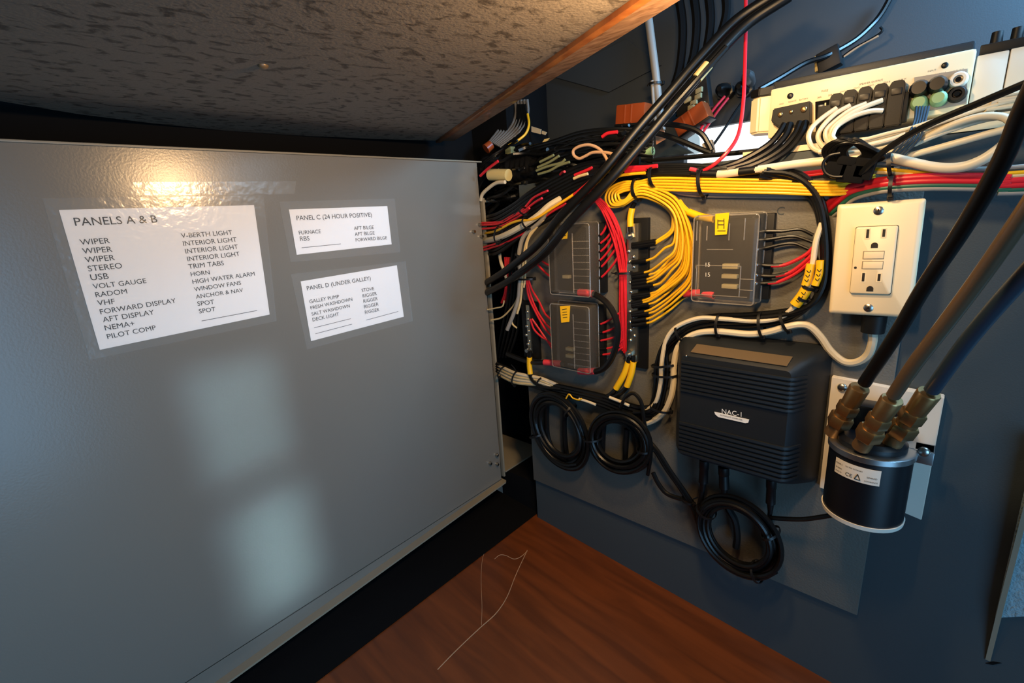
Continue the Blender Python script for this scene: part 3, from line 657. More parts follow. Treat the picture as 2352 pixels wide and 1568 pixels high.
for i, (u0, v0, u1, v1, w_) in enumerate(((1618, 1056, 1614, 1128, 11), (1662, 1072, 1664, 1140, 12), (1772, 1100, 1769, 1178, 11))):
    a = at(u0, v0, .03); b = at(u1, v1, .03); r = w_*mpp(a)
    o = tag(obj('cable_plug', MB().lathe(a, b, [(0, r), (.25, r), (.27, r*.9), (.7, r*.95), (.72, r*.7), (1, r*.45)], 14), 'black_rubber'), '%s of three black plugs under the ribbed electronics box' % ('leftmost', 'middle', 'rightmost')[i], 'plug', 'plugs under the ribbed box')
wire('black_cable', 'black cable hanging from the leftmost plug under the ribbed box', [(1614, 1122), (1610, 1145), (1604, 1175), (1606, 1200)], .028, 6, 'black_cable', 'cable')
wire('black_cable', 'black cable hanging from the middle plug through the big coil', [(1664, 1136), (1672, 1165), (1688, 1195), (1693, 1230), (1690, 1256)], .022, 8, 'black_cable', 'cable')
wire('black_cable', 'black cable hanging from the rightmost plug into the big coil', [(1769, 1174), (1768, 1190), (1775, 1215), (1788, 1245)], .028, 5, 'black_cable', 'cable')
wire('black_cable', 'thin black cable running from the big coil to the pump', [(1765, 1188), (1800, 1191), (1845, 1192), (1885, 1187), (1925, 1180)], (.03, .05), 5.5, 'black_cable', 'cable')

# ---------------------------------------------------------------- pump
PX, PY, PR = -.0335, .055, .0365
def cy(a, r, z): return Vector((PX + r*math.cos(a), -PY + r*math.sin(a), ZC+z))
zt0, zb0 = -.258, -.339
pt = thing('hydraulic_pump', Vector((PX, -PY, ZC+zb0)), 'black cylindrical pump with silver rim and three brass fittings on a white plate', 'pump')
ctr = lambda z: Vector((PX, -PY, ZC+z))
obj('body', MB().lathe(ctr(zb0+.003), ctr(zt0-.006), [(0, PR-.0005), (1, PR-.0005)], 48), 'pump_black', pt)
obj('top_rim', MB().lathe(ctr(zt0-.0065), ctr(zt0+.0005), [(0, PR+.0006), (.1, PR+.0012), (.9, PR+.0012), (1, PR), (1, PR-.006), (.97, 0.001)], 48), 'aluminium', pt)
obj('bottom_rim', MB().lathe(ctr(zb0-.003), ctr(zb0+.0035), [(0, .001), (0, PR-.004), (.3, PR), (1, PR+.0006)], 48), 'white_plastic', pt)
obj('valve_block', MB().lathe(ctr(zt0), ctr(zt0+.010), [(0, .030), (.6, .030), (1, .026), (1, .001)], 32), 'pump_black', pt)
mb = MB(); mb.obox(ctr(zt0+.020)+Vector((.0, .018, 0)), Vector((.022, 0, 0)), Vector((0, .012, 0)), Vector((0, 0, .018)), .003); obj('valve_body', mb, 'pump_black', pt)
mb = MB(); mb.box(PX+.010, .0165, .028, .046, zt0-.001, zt0+.001, .0006); mb.box(.0005, .0165, .026, .048, zt0-.013, zt0+.001, .001); obj('mounting_ear', mb, 'aluminium', pt)
obj('ear_screw', MB().dome(at(2122, 1037, .048), OUT, .0052, .003, 16), 'steel', pt)
# wrap-round sticker
a0, a1 = math.radians(-134), math.radians(-69); rs = PR+.0001; rows = []
zs0, zs1 = -.2695, -.2865
for k in range(17):
    a = a0+(a1-a0)*k/16; rows.append([cy(a, rs, zs1), cy(a, rs, zs0), cy(a, rs+.0003, zs0), cy(a, rs+.0003, zs1)])
st = obj('sticker', MB().loft(rows), 'white_plastic', pt); st['label'] = 'white rating sticker'
def stext(mb, s, f0, zf, wf):                # text wrapped on the cylinder
    tmp = MB(); text_into(tmp, s, (0, 0, 0), (wf, 0, 0), (0, 0, 1), 1.0, 0)
    vs = {}
    for v in tmp.bm.verts:
        a = a0+(a1-a0)*(f0+v.co.x); vs[v] = mb.bm.verts.new(cy(a, rs+.0005, zs0+(zs1-zs0)*zf+v.co.y*rs*(a1-a0)))
    for f in tmp.bm.faces:
        try: mb.bm.faces.new([vs[v] for v in f.verts])
        except ValueError: pass
    tmp.bm.free()
mb = MB(); stext(mb, 'PUMP-1', .03, .34, .17); stext(mb, 'IP 00000', .04, .62, .16); stext(mb, 'MADE IN', .04, .85, .16); stext(mb, '12V P/N 91770-001', .28, .30, .36); stext(mb, 'CE', .30, .85, .15)
stext(mb, 'LOWRANCE', .70, .85, .26); stext(mb, 'SIMRAD', .74, .60, .2); obj('sticker_text', mb, 'ink', st)
mb = MB()
for q in ((.50, .85, .62, .85), (.62, .85, .56, .5), (.56, .5, .50, .85)):
    A_ = cy(a0+(a1-a0)*q[0], rs+.0006, zs0+(zs1-zs0)*q[1]); B_ = cy(a0+(a1-a0)*q[2], rs+.0006, zs0+(zs1-zs0)*q[3]); mb.tube([A_, B_], .0004, 4)
obj('sticker_mark', mb, 'ink', st)
# white mounting plate
mb = MB(); mb.prism([at(u, v, .001) for u, v in ((1915, 858), (2170, 905), (2118, 1182), (2077, 1165), (1887, 1110))], OUT*.012, .0006)
pp = tag(obj('mounting_plate', mb, 'white_plastic'), 'white plastic plate on the bulkhead behind the pump', 'plate')
obj('plate_screw', MB().dome(at(1935, 890, .013), OUT, .0052, .003, 16), 'steel', pp)

# hoses and brass fittings
def hose(label, pts, fit, r0, m):
    P = [at(*q) for q in pts]; P = [P[0]+(P[0]-P[1]).normalized()*.16+Vector((.02, .06, .14)), P[0]+(P[0]-P[1]).normalized()*.07+Vector((.004, .015, .03))] + P; o = tag(obj('hydraulic_hose', MB().tube(P, lambda t: r0*.80, 14), m), label, 'hose', 'hydraulic hoses from the pump')
    a = at(*fit[0]); b = at(*fit[1]); L = (b-a)
    obj('ferrule', MB().lathe(a-L*.06, a+L*.34, [(0, r0*1.16), (.06, r0*1.26), (1, r0*1.16)], 16), 'brass', o)
    obj('small_nut', MB().lathe(a+L*.34, a+L*.56, [(0, r0*1.28), (.12, r0*1.42), (.9, r0*1.42), (1, r0*1.3)], 6), 'brass', o)
    obj('collar', MB().lathe(a+L*.56, a+L*.63, [(0, r0*1.2), (1, r0*1.25)], 14), 'brass', o)
    obj('large_nut', MB().lathe(a+L*.63, a+L*.88, [(0, r0*1.45), (.12, r0*1.62), (.9, r0*1.62), (1, r0*1.45)], 6), 'brass', o)
    obj('stem', MB().lathe(a+L*.86, a+L*1.12, [(0, r0*1.05), (1, r0*1.15)], 14), 'brass_dark', o)
    return o
hose('black hydraulic hose to the leftmost brass fitting, crossing in front of the cream outlet corner', [(2420, 105, .20), (2350, 255, .18), (2300, 372, .165), (2215, 520, .145), (2125, 655, .125), (2060, 765, .105), (1985, 880, .075)], ((1972, 895, .072), (1918, 985, .058)), .0072, 'black_rubber')
hose('brownish hydraulic hose to the middle brass fitting of the pump', [(2480, 290, .20), (2380, 450, .185), (2270, 610, .165), (2180, 732, .145), (2105, 830, .125), (2052, 908, .105)], ((2046, 922, .102), (1984, 1016, .085)), .0072, 'brown_hose')
hose('dark blue-black hydraulic hose to the rightmost brass fitting of the pump', [(2560, 400, .19), (2420, 560, .17), (2300, 690, .14), (2215, 792, .115), (2140, 896, .09)], ((2130, 908, .086), (2056, 1008, .068)), .0074, 'blue_hose')

# ---------------------------------------------------------------- black and white cable run round the outlet side
BK = 'black cables of the run between the outlet and the ribbed box'
for i, (o1, dd, lb) in enumerate(((0, .020, 'uppermost of four'), (9, .026, 'second of four'), (18, .022, 'third of four'), (27, .018, 'lowest of four'))):
    wire('black_cable', 'black cable sweeping from above the outlet round the large fuse block, %s' % lb,
         [(1760-o1*.6, 390+o1*.5, .03), (1820-o1*.9, 393+o1*.8, dd), (1862-o1*.9, 418+o1*.6, dd), (1889-o1*.7, 465, dd), (1900-o1*.5, 530, dd), (1902-o1*.4, 600, dd), (1893-o1*.3, 660-o1*.1, dd), (1862-o1*.2, 700+o1*.15, dd),
          (1800, 714+o1*.9, dd), (1720, 722+o1*.95, dd), (1640, 725+o1*.95, dd), (1585, 738+o1*.9, dd), (1548+o1*.3, 765+o1*.7, dd), (1528+o1*.45-8, 800+o1*.3, dd), (1512+o1*1.0-6, 850, dd), (1508+o1*.8-4, 900, dd), (1490+o1*.7, 938+o1*.3, dd), (1455, 942+o1*.6, dd)], dd, 4.2, 'black_cable', 'cable', BK, r=.0031)
wire('white_cable', 'thick white cable from the outlet looping under the run and down beside the ribbed box',
     [(2004, 752, .022), (2004, 785, .020), (1993, 815, .016), (1968, 831, .014), (1938, 830, .013), (1908, 806, .013), (1886, 775, .015), (1862, 751, .018), (1838, 745, .02), (1805, 751, .022), (1765, 762, .022), (1720, 767, .022), (1650, 761, .022), (1605, 764, .022), (1575, 778, .024), (1556, 800, .026), (1548, 840, .026), (1547, 880, .026), (1540, 915, .026), (1522, 950, .024), (1490, 970, .02), (1450, 975, .016)], .02, 6, 'white_cable', 'cable', r=.0042)
wire('white_cable', 'thinner white cable between the black cables of the run, ending in a yellow sleeve',
     [(1888, 512, .024), (1874, 555, .027), (1866, 610, .028), (1856, 655, .028), (1832, 695, .027), (1795, 727, .025), (1740, 737, .027), (1660, 732, .028), (1610, 730, .028), (1570, 742, .028), (1543, 760, .028), (1527, 790, .028), (1519, 840, .028), (1517, 880, .028), (1505, 925, .026), (1480, 945, .02)], .02, 4, 'white_cable', 'cable', r=.0030)
for lb, p, w_ in (('upper yellow marker sleeve with writing on the cable run left of the outlet', ((1884, 598), (1881, 630), (1872, 655)), 8), ('middle yellow marker sleeve with writing on the cable run left of the outlet', ((1862, 606), (1857, 632), (1850, 655)), 9), ('lowest yellow marker sleeve on the cable run left of the outlet', ((1852, 664), (1842, 680), (1826, 700)), 12)):
    q = P3(p, .030); r = w_*mpp(q[1]); o = tag(obj('marker_sleeve', MB().tube(q, r, 12), 'yellow_sleeve'), lb, 'sleeve', 'yellow marker sleeves left of the outlet')
    mb = MB(); c = q[1]+OUT*(r+.0003)
    up = (q[0]-q[2]).normalized()
    for k in (-1, 0, 1): mb.tube([c+up*(k*.005)+Vector((-.002, 0, .001)), c+up*(k*.005)+Vector((.0005, 0, -.0012)), c+up*(k*.005)+Vector((.002, 0, .0015))], .0004, 4)
    obj('sleeve_writing', mb, 'ink', o)
for a in ((1846, 652, 1872, 664, 'on the yellow sleeves left of the outlet, upper of two'), (1832, 676, 1856, 690, 'on the yellow sleeves left of the outlet, lower of two'), (1653, 720, 1650, 768, 'round the cable run above the ribbed box, leftmost'), (1746, 718, 1752, 772, 'round the cable run above the ribbed box, middle one'), (1794, 716, 1812, 760, 'round the cable run above the ribbed box, rightmost'), (1555, 748, 1572, 782, 'where the run bends down above the ribbed box corner'),
          (1498, 839, 1554, 836, 'round the upright cables left of the ribbed box, upper one'), (1499, 858, 1556, 862, 'round the upright cables left of the ribbed box, lower one'), (1496, 930, 1540, 945, 'round the cables left of the ribbed box just above its lower corner')):
    tie(a[0], a[1], a[2], a[3], .024, .012, 'black tie ' + a[4])

# lower run from the door to the bus bar
LB = 'black cables along the lower run'
for i in range(4):
    wire('black_cable', 'black cable of the lower run under the smoky fuse blocks, %s from the top' % ORD[i], [(1130, 830+i*5, -.01), (1180, 852+i*6, .008), (1240, 876+i*5, .014), (1310, 892+i*6, .018), (1380, 908+i*7, .02), (1430, 925+i*8, .02), (1470, 936+i*8, .02), (1500, 935+i*9, .02)], .01, 5, 'black_cable', 'cable', LB, r=.0042)
for i in range(4):
    wire('white_cable', 'cream cable of the flat bundle leaving the door edge low down, %s from the top' % ORD[i], [(1128, 828+i*7, -.02), (1150, 841+i*7, .0), (1182, 856+i*7, .016), (1213, 863+i*6, .018), (1240, 868+i*5, .018), (1266, 878+i*4, .018), (1300, 893+i*2, .010)], .01, 4, 'cream_wire' if i % 2 else 'white_cable', 'cable', 'cream cables low beside the door edge', r=.0034)
tie(1157, 842, 1147, 866, .008, .009, 'black tie on the cream cable bundle nearest the door edge', tail=((1150, 862), (1147, 866)))
tie(1187, 853, 1182, 884, .018, .010, 'black tie with a long tail on the cream cable bundle low by the door', tail=((1186, 855), (1182, 846), (1174, 837)))
tie(1243, 868, 1239, 884, .02, .009, 'black tie on the cream cables beside the yellow sleeve')

# ---------------------------------------------------------------- coils
def coil(label, u, v, a, b, rot, turns, wd, d0, dd, rp, ties, tails=()):
    c = at(u, v, d0); k = mpp(c); rnd = random.Random(int(u)); t = thing('cable_coil', at(u, v+b, d0), label, 'cable coil', 'coiled black cables at the foot of the board')
    cr_, sr = math.cos(math.radians(rot)), math.sin(math.radians(rot)); pts = []
    n = turns*14
    fs_ = [1 - wd*((j*.618+.1) % 1.0) for j in range(turns+2)]; ox = [(rnd.uniform(-6, 6), rnd.uniform(-6, 6), rnd.uniform(-.5, .5)) for j in range(turns+2)]
    for i in range(n+1):
        th = 2*math.pi*i/14; tn = i/14; j = int(tn); q_ = tn-j
        mixf = lambda A: A[j]*(1-q_) + A[j+1]*q_
        f = g = mixf(fs_); sx, sy, sd = (mixf([o_[k_] for o_ in ox]) for k_ in range(3))
        x = a*f*math.cos(th); y = b*g*math.sin(th)
        pts.append(at(u + x*cr_ - y*sr + sx, v + x*sr + y*cr_ + sy, d0 + dd*sd))
    obj('coiled_cable', MB().tube(pts, rp*k, 7, n=3), 'black_cable', t)
    for th in ties:
        th = math.radians(th); q = lambda f: at(u + a*f*math.cos(th)*cr_ - b*f*math.sin(th)*sr, v + a*f*math.cos(th)*sr + b*f*math.sin(th)*cr_, d0)
        mb = MB(); ring_into(mb, q(1.02), q(1-wd), dd*.5+.004, .0032); obj('tie', mb, 'tie', t)
    return t
mat('grey_clip', '8E8E8A', 0.4)
coil('tall narrow coil of black cable hanging nearest the open door', 1283, 988, 100, 60, 62, 11, .42, .022, .022, 5.0, (250, 100))
coil('round coil of black cable hanging left of the ribbed box, second from the door', 1423, 1015, 82, 70, 40, 12, .44, .026, .026, 4.8, (145, 330))
coil('large oval coil of black cable hanging under the ribbed box', 1698, 1232, 120, 78, 42, 13, .40, .030, .026, 5.0, (300, 30, 175))
for i, p in enumerate((((1257, 925), (1256, 960), (1258, 1000), (1268, 1030)), ((1298, 935), (1296, 975), (1299, 1020), (1303, 1052)), ((1390, 955), (1386, 990), (1384, 1040)), ((1440, 985), (1438, 1020), (1436, 1060)))):
    wire('black_cable', 'black cable hanging straight down inside the coils by the door, %s from the left' % ORD[i], p, .016, 7, 'black_cable', 'cable', 'hanging cables inside the coils', r=.0045)
wire('black_cable', 'black cable arching up out of the round coil to the lower run', [(1425, 935, .03), (1437, 912, .032), (1455, 903, .032), (1472, 922, .032), (1478, 955, .032), (1485, 1000, .03), (1495, 1040, .028), (1488, 1090, .024)], .03, 4.5, 'black_cable', 'cable')
for i, p in enumerate((((1470, 1000), (1502, 1030), (1530, 1075), (1562, 1120), (1590, 1165), (1603, 1200)), ((1478, 1000), (1510, 1035), (1540, 1082), (1572, 1128), (1598, 1168), (1608, 1195)), ((1500, 1085), (1512, 1110), (1530, 1132), (1556, 1143), (1580, 1148)))):
    wire('black_cable', 'black cable slanting from the round coil down to the large oval coil, %s of three' % ('upper', 'middle', 'lowest')[(1, 0, 2)[i]], p, .024, 4.2, 'black_cable', 'cable', 'slanting cables between the coils', r=.0034)
tie(1566, 1142, 1592, 1156, .026, .007, 'brown-grey tie where the slanting cables meet the oval coil', tail=((1592, 1146), (1606, 1140), (1614, 1136)))
wire('yellow_wire', 'short olive yellow wire end poking out above the tall coil', [(1300, 915), (1307, 905), (1316, 914), (1330, 918), (1336, 915)], .03, 2.5, 'yellow_wire', 'wire', r=.0012)
wire('white_wire', 'short white strip showing in the lower run above the tall coil', [(1330, 916), (1350, 922), (1368, 929)], .028, 3, 'white_cable', 'wire', r=.0022)
wire('white_wire', 'white wire showing in the lower run above the round coil', [(1400, 912), (1425, 922), (1445, 931)], .028, 3, 'white_cable', 'wire', r=.0024)

# ---------------------------------------------------------------- harness by the top of the door edge
wire('white_cable', 'thick cream cable rising from the door edge into the harness', [(1100, 556, -.02), (1119, 552, .0), (1144, 546, .016), (1172, 534, .024), (1209, 513, .028), (1237, 494, .028), (1262, 472, .024), (1290, 455, .015)], 0, 7, 'white_cable', 'cable', r=.0052)
wire('cream_wire', 'thin cream wire bowed above the thick cream cable by the door edge', [(1105, 537, -.01), (1119, 535, .0), (1142, 529, .018), (1172, 513, .026), (1195, 506, .03), (1212, 506, .032), (1235, 499, .032), (1262, 482, .03), (1300, 458, .026), (1345, 428, .02)], 0, 3, 'yellow_wire', 'wire', r=.0021)
for i, p in enumerate((((1106,512),(1148,509),(1175,496),(1201,481),(1222,457),(1240,446),(1258,438)), ((1106,517),(1148,513),(1178,498),(1203,484),(1228,465),(1245,455)), ((1106,526),(1145,521),(1175,507),(1203,490),(1216,478)), ((1110,568),(1157,554),(1185,540),(1213,521),(1270,478),(1300,460),(1350,420),(1372,398)), ((1112,574),(1150,562),(1180,548),(1215,528),(1262,490),(1300,468)), ((1300,470),(1330,440),(1352,418),(1375,400)), ((1277,422),(1283,407),(1290,397),(1297,394)))):
    wire('red_wire', 'red wire in the harness beside the top of the door edge, %s of the strands' % ORD[i], p, (.004, .03), 3, 'red_wire', 'wire', 'red wires in the harness by the door', r=.0019)
for i in range(11):
    wire('black_wire', 'black wire in the harness rising from the door edge, %s from the top' % ORD[i], [(1105, 500+i*8, -.02), (1140, 492+i*9, .004), (1180, 470+i*8.5, .012), (1220, 440+i*8.5, .016), (1280, 405+i*8.5, .016), (1340, 378+i*8, .012), (1400, 372+i*6, .004), (1470, 365+i*4, 0)], 0, 3.5, 'black_cable', 'wire', 'black wires in the harness by the door', r=.0034)
for a in ((1146, 520, 1143, 558, 'nearest the door edge on the cream cable'), (1206, 500, 1214, 524, 'where the cream wires cross'), (1200, 476, 1206, 492, 'on the red strands above the cream cable')): tie(a[0], a[1], a[2], a[3], .03, .010, 'black tie on the door-edge harness, ' + a[4])
for i, (p, m_, r) in enumerate(((((1262,480),(1240,510),(1205,540),(1194,570),(1192,600),(1196,630),(1194,650),(1190,690),(1178,725),(1165,757)), 'grey_cable', .0036), (((1248,505),(1222,530),(1208,560),(1202,600),(1200,640),(1196,690),(1188,720)), 'cream_wire', .002), (((1234,520),(1214,548),(1208,580),(1206,640),(1203,660)), 'cream_wire', .0018), (((1196,650),(1186,690),(1168,715),(1150,730),(1128,735)), 'cream_wire', .0016), (((1180,715),(1176,735),(1178,745),(1187,753)), 'cream_wire', .0016), (((1158,690),(1154,703),(1140,707),(1120,711)), 'cream_wire', .0014))):
    wire('cream_wire', 'pale wire hanging down to the short bus bar by the door, %s pale strand' % ORD[i], p, .024 if i < 3 else .012, 3, m_, 'wire', 'pale wires above the short bus bar', r=r)
for i, (p, m_) in enumerate((((1146,570),(1150,600),(1158,622),(1166,650)), 'white_cable') for _ in range(1)):
    wire('white_wire', 'white wire behind the diagonal loom just inside the door edge', p, -.01, 3, m_, 'wire', r=.003)
for i in range(4):
    wire('red_wire', 'short red wire behind the diagonal loom just inside the door edge, %s from the left' % ORD[i], [(1160+i*4, 590, -.015), (1163+i*3, 640, -.012), (1160+i*3, 670, -.012), (1152+i*4, 695, -.02)], 0, 3, 'red_wire', 'wire', 'red wires just inside the door edge', r=.0022)
for i in range(5):
    wire('black_wire', 'black wire drooping just inside the door edge, %s from the left' % ORD[i], [(1180+i*8, 560, -.01), (1172+i*7, 620, -.008), (1166+i*7, 690, -.006), (1152+i*9, 760, -.012), (1140+i*7, 820, -.02)], 0, 3, 'black_cable', 'wire', 'black wires just inside the door edge', r=.0024)
tie(1192, 640, 1226, 640, .024, .010, 'black tie round the pale and red wires above the short bus bar')
tie(1186, 582, 1208, 590, .026, .008, 'black looped tie on the grey cable beside the diagonal loom')

# ---------------------------------------------------------------- diagonal loom
LM = [((1790, -18), (1690, 48), (1612, 128), (1538, 214), (1462, 300), (1380, 400), (1290, 494), (1240, 556), (1200, 592), (1155, 626), (1116, 650)), ((1814, -10), (1713, 58), (1635, 140), (1561, 228), (1484, 318), (1400, 414), (1310, 508), (1258, 574), (1214, 612), (1166, 646), (1118, 672))]
for i, p in enumerate(LM):
    dd = (-.04, -.03, -.01, .01, .03, .05, .06, .06, .055, .04, 0.0)
    wire('loom_cable', 'long black cable slanting from top right down to the door edge, %s of the pair' % ('upper', 'lower')[i], [q + (dd[k]+i*.004,) for k, q in enumerate(p)], 0, 10.8, 'black_cable', 'cable', 'slanting black loom', seg=12)
wire('loom_cable', 'thin black cable riding on the slanting black loom', [(1668, 108, -.01), (1598, 186, .01), (1520, 275, .025), (1440, 366, .04), (1345, 468, .06), (1280, 545, .07), (1235, 592, .07), (1180, 632, .055)], 0, 6, 'black_cable', 'cable')
tag(obj('tape_band', MB().tube(P3(((1601, 180), (1627, 149)), (.006, -.002)), 12.2*mpp(at(1600, 165, .0)), 12), 'pale_connector'), 'yellowish band of tape on the slanting black loom', 'tape')

# ---------------------------------------------------------------- amplifier on the ledge
AD = -.02
def fa(u, v, l=0.0): return at(u, v, AD+l)
A0 = fa(1770, 205); A1 = fa(2245, 110); Ab = fa(1765, 318)
ax0, ax1, az0, az1 = A0.x, A1.x, .0655, A0.z-ZC
am = thing('amplifier', W((ax0+ax1)/2, AD, az0), 'cream amplifier with plugs and knobs along its face on the ledge at upper right', 'amplifier')
mb = MB(); mb.box(ax0, ax1, -.17, AD, az0, az1, .003); obj('housing', mb, 'cream_plastic', am)
mb = MB(); mb.box(ax0+.001, ax1-.002, -.165, AD-.006, az1-.001, az1+.008, .002); obj('top_cover', mb, 'black_case', am)
q0 = fa(1716, 226); q1 = fa(1716, 309)
mb = MB(); mb.prism([W(ax0+.004, AD-.004, q1.z-ZC-.001), W(ax0-.012, AD-.001, q1.z-ZC), W(q1.x, AD-.008, q1.z-ZC), W(q1.x-.002, AD-.03, q1.z-ZC), W(ax0+.004, AD-.06, q1.z-ZC)], Vector((0, 0, .040)), .002); obj('end_cap', mb, 'cream_plastic', am)
mb = MB(); mb.prism([W(ax0+.003, AD-.003, q1.z-ZC+.040), W(ax0-.012, AD, q1.z-ZC+.040), W(q1.x-.001, AD-.007, q1.z-ZC+.040), W(q1.x-.002, AD-.05, q1.z-ZC+.040), W(ax0+.004, AD-.06, q1.z-ZC+.040)], Vector((0, 0, .009)), .001); obj('corner_foot', mb, 'black_plastic', am)
mb = MB(); mb.box(ax1+.0006, ax1+.022, -.15, AD-.004, az0+.002, az1-.006, .002); obj('end_cap', mb, 'white_plastic', am)
mb = MB(); mb.box(ax1+.0226, ax1+.10, -.15, AD-.004, az0+.002, az1-.004, .002); obj('end_cap', mb, 'white_plastic', am)
mb = MB(); mb.box(ax1+.002, ax1+.10, -.15, AD-.003, az1-.006, az1+.002, .001); obj('corner_foot', mb, 'black_plastic', am)
for k in range(5): obj('foot_stud', MB().cyl(W(ax1+.012+.013*k, AD-.012, az1+.002), W(ax1+.012+.013*k, AD-.012, az1+.012), .0045, .004, 10), 'black_plastic', am)
mb = MB(); mb.prism([fa(1781, 252), fa(1866, 234), fa(1866, 286), fa(1798, 296), fa(1776, 281)], OUT*.010, .001); tb = obj('terminal_block', mb, 'black_plastic', am)
for u, v, r in ((1792, 263, 4), (1817, 257, 3), (1846, 251, 5)): obj('terminal_screw', MB().dome(fa(u, v, .0105), OUT, r*mpp(fa(u, v))*1.4, .0018, 10), 'brass', tb)
mb = MB(); mb.prism([fa(1873, 234), fa(1930, 224), fa(1930, 282), fa(1873, 290)], OUT*.001); fs = obj('fuse_slots', mb, 'dark_void', am)
for u in (1877, 1898):
    obj('blade_fuse', MB().obox(fa(u+8, 258, .002), Vector((.0028, 0, 0)), Vector((0, .002, 0)), Vector((0, 0, .0075)), .0006), 'blue_hose', fs)
mb = MB(); line_into(mb, fa(1894, 276, .0015), fa(1896, 236, .0015), OUT, .0014); obj('divider', mb, 'cream_plastic', fs)
tops = ((1912, 219, 1944, 212), (1942, 211, 1976, 204), (1976, 204, 2010, 197), (2011, 197, 2046, 190), (2047, 190, 2086, 183))
for i, (u0, v0, u1, v1) in enumerate(tops):
    hgt = 84-4*abs(i-3)
    a = fa(u0+1, v0+3, .001); b = fa(u1-1, v1+3, .001); w_ = (b-a)
    z1 = (a.z+b.z)/2; z0 = z1-.041
    mb = MB(); mb.prism([Vector((a.x, a.y, z1-.004)), Vector((a.x+.002, a.y, z1)), Vector((b.x-.002, a.y, z1)), Vector((b.x, a.y, z1-.004)), Vector((b.x, a.y, z0)), Vector((a.x, a.y, z0))], OUT*.016, .0008)
    o = obj('speaker_plug', mb, 'black_plastic', am); mb = MB(); mb.obox(Vector(((a.x+b.x)/2, a.y, z1-.010))+OUT*.0168, Vector((.0042, 0, 0)), OUT*.001, Vector((0, 0, .003)), .0006); obj('clip', mb, 'black_rubber', o)
mb = MB()
mb.box(ax0+.052, fa(2094, 200).x, AD, AD+.014, az0-.003, az0+.024, .001); obj('plug_housing', mb, 'black_plastic', am)
mb = MB(); mb.prism([fa(2100, 178), fa(2222, 158), fa(2220, 238), fa(2100, 262)], OUT*.0008); jp = obj('jack_panel', mb, 'grey_cable', am)
for u, v, k in ((2113, 207, 1), (2112, 238, 0), (2154, 198, 1), (2156, 228, 0), (2201, 184, 2), (2198, 217, 3)):
    c = fa(u, v, .001); s = mpp(c)
    if k == 1: obj('jack_plug', MB().lathe(c, c+OUT*.018, [(0, 19*s), (.7, 18*s), (1, 13*s)], 16), 'black_rubber', jp)
    elif k == 0: obj('jack_plug', MB().lathe(c, c+OUT*.014, [(0, 17*s), (.8, 15*s), (1, 11*s)], 16), 'green_plug', jp)
    else:
        o = obj('input_jack', MB().lathe(c, c+OUT*.006, [(0, 18*s), (.8, 16*s), (1, 14*s), (1, 9*s), (.4, 7*s)], 20), 'white_plastic' if k == 2 else 'black_plastic', jp); obj('jack_hole', MB().cyl(c+OUT*.003, c+OUT*.0062, 5*s, None, 12), 'dark_void', o)
for u, v in ((1815, 220), (2170, 150)): obj('case_screw', MB().dome(fa(u, v, .0004), OUT, 6.5*mpp(fa(u, v)), .0012, 14), 'black_rubber', am)
mb = MB()
for s, u0, v0, u1, v1 in (('GND', 1790, 241, 1800, 239), ('REMOTE', 1811, 236, 1829, 232), ('BATTERY', 1836, 231, 1856, 227), ('FUSE', 1887, 212, 1902, 209), ('30A', 1877, 226, 1887, 224), ('30A', 1902, 221, 1912, 219), ('SPEAKER OUTPUT', 1973, 196, 2028, 185), ('CH-1', 1929, 213, 1941, 210), ('CH-2', 1961, 205, 1974, 202), ('CH-3', 1993, 199, 2006, 196), ('CH-4', 2029, 192, 2044, 189), ('SUB W', 2063, 186, 2082, 182), ('INPUT', 2131, 166, 2150, 162), ('CH-1 CH-2', 2106, 180, 2130, 175), ('CH-3 CH-4', 2146, 173, 2172, 167), ('SUB OUT', 2190, 165, 2214, 160)):
    text_into(mb, s, fa(u0, v0, .0004), fa(u1, v1, .0004), OUT, 1.0, .0002)
obj('lettering', mb, 'grey_ink', am)
mb = MB(); mb.box(ax0-.02, ax1+.10, -.12, .0, .046, .052); tag(obj('support_strip', mb, 'cream_plastic'), 'cream strip lying along the ledge beneath the amplifier', 'strip')
# battery leads of the amplifier
for i, p in enumerate((((1802, 285), (1790, 305), (1768, 330), (1735, 352), (1700, 370), (1660, 384), (1610, 392)), ((1815, 283), (1805, 310), (1782, 336), (1750, 358), (1712, 376), (1670, 389)), ((1838, 280), (1826, 308), (1800, 338), (1765, 362), (1725, 380), (1690, 390)), ((1850, 280), (1842, 304), (1815, 340), (1782, 364), (1740, 384)))):
    wire('black_cable', 'black lead dropping from the amplifier terminal block, %s from the left' % ORD[i], p, (-.008, .022), 7, 'black_cable', 'cable', 'black leads of the amplifier', r=.0036)
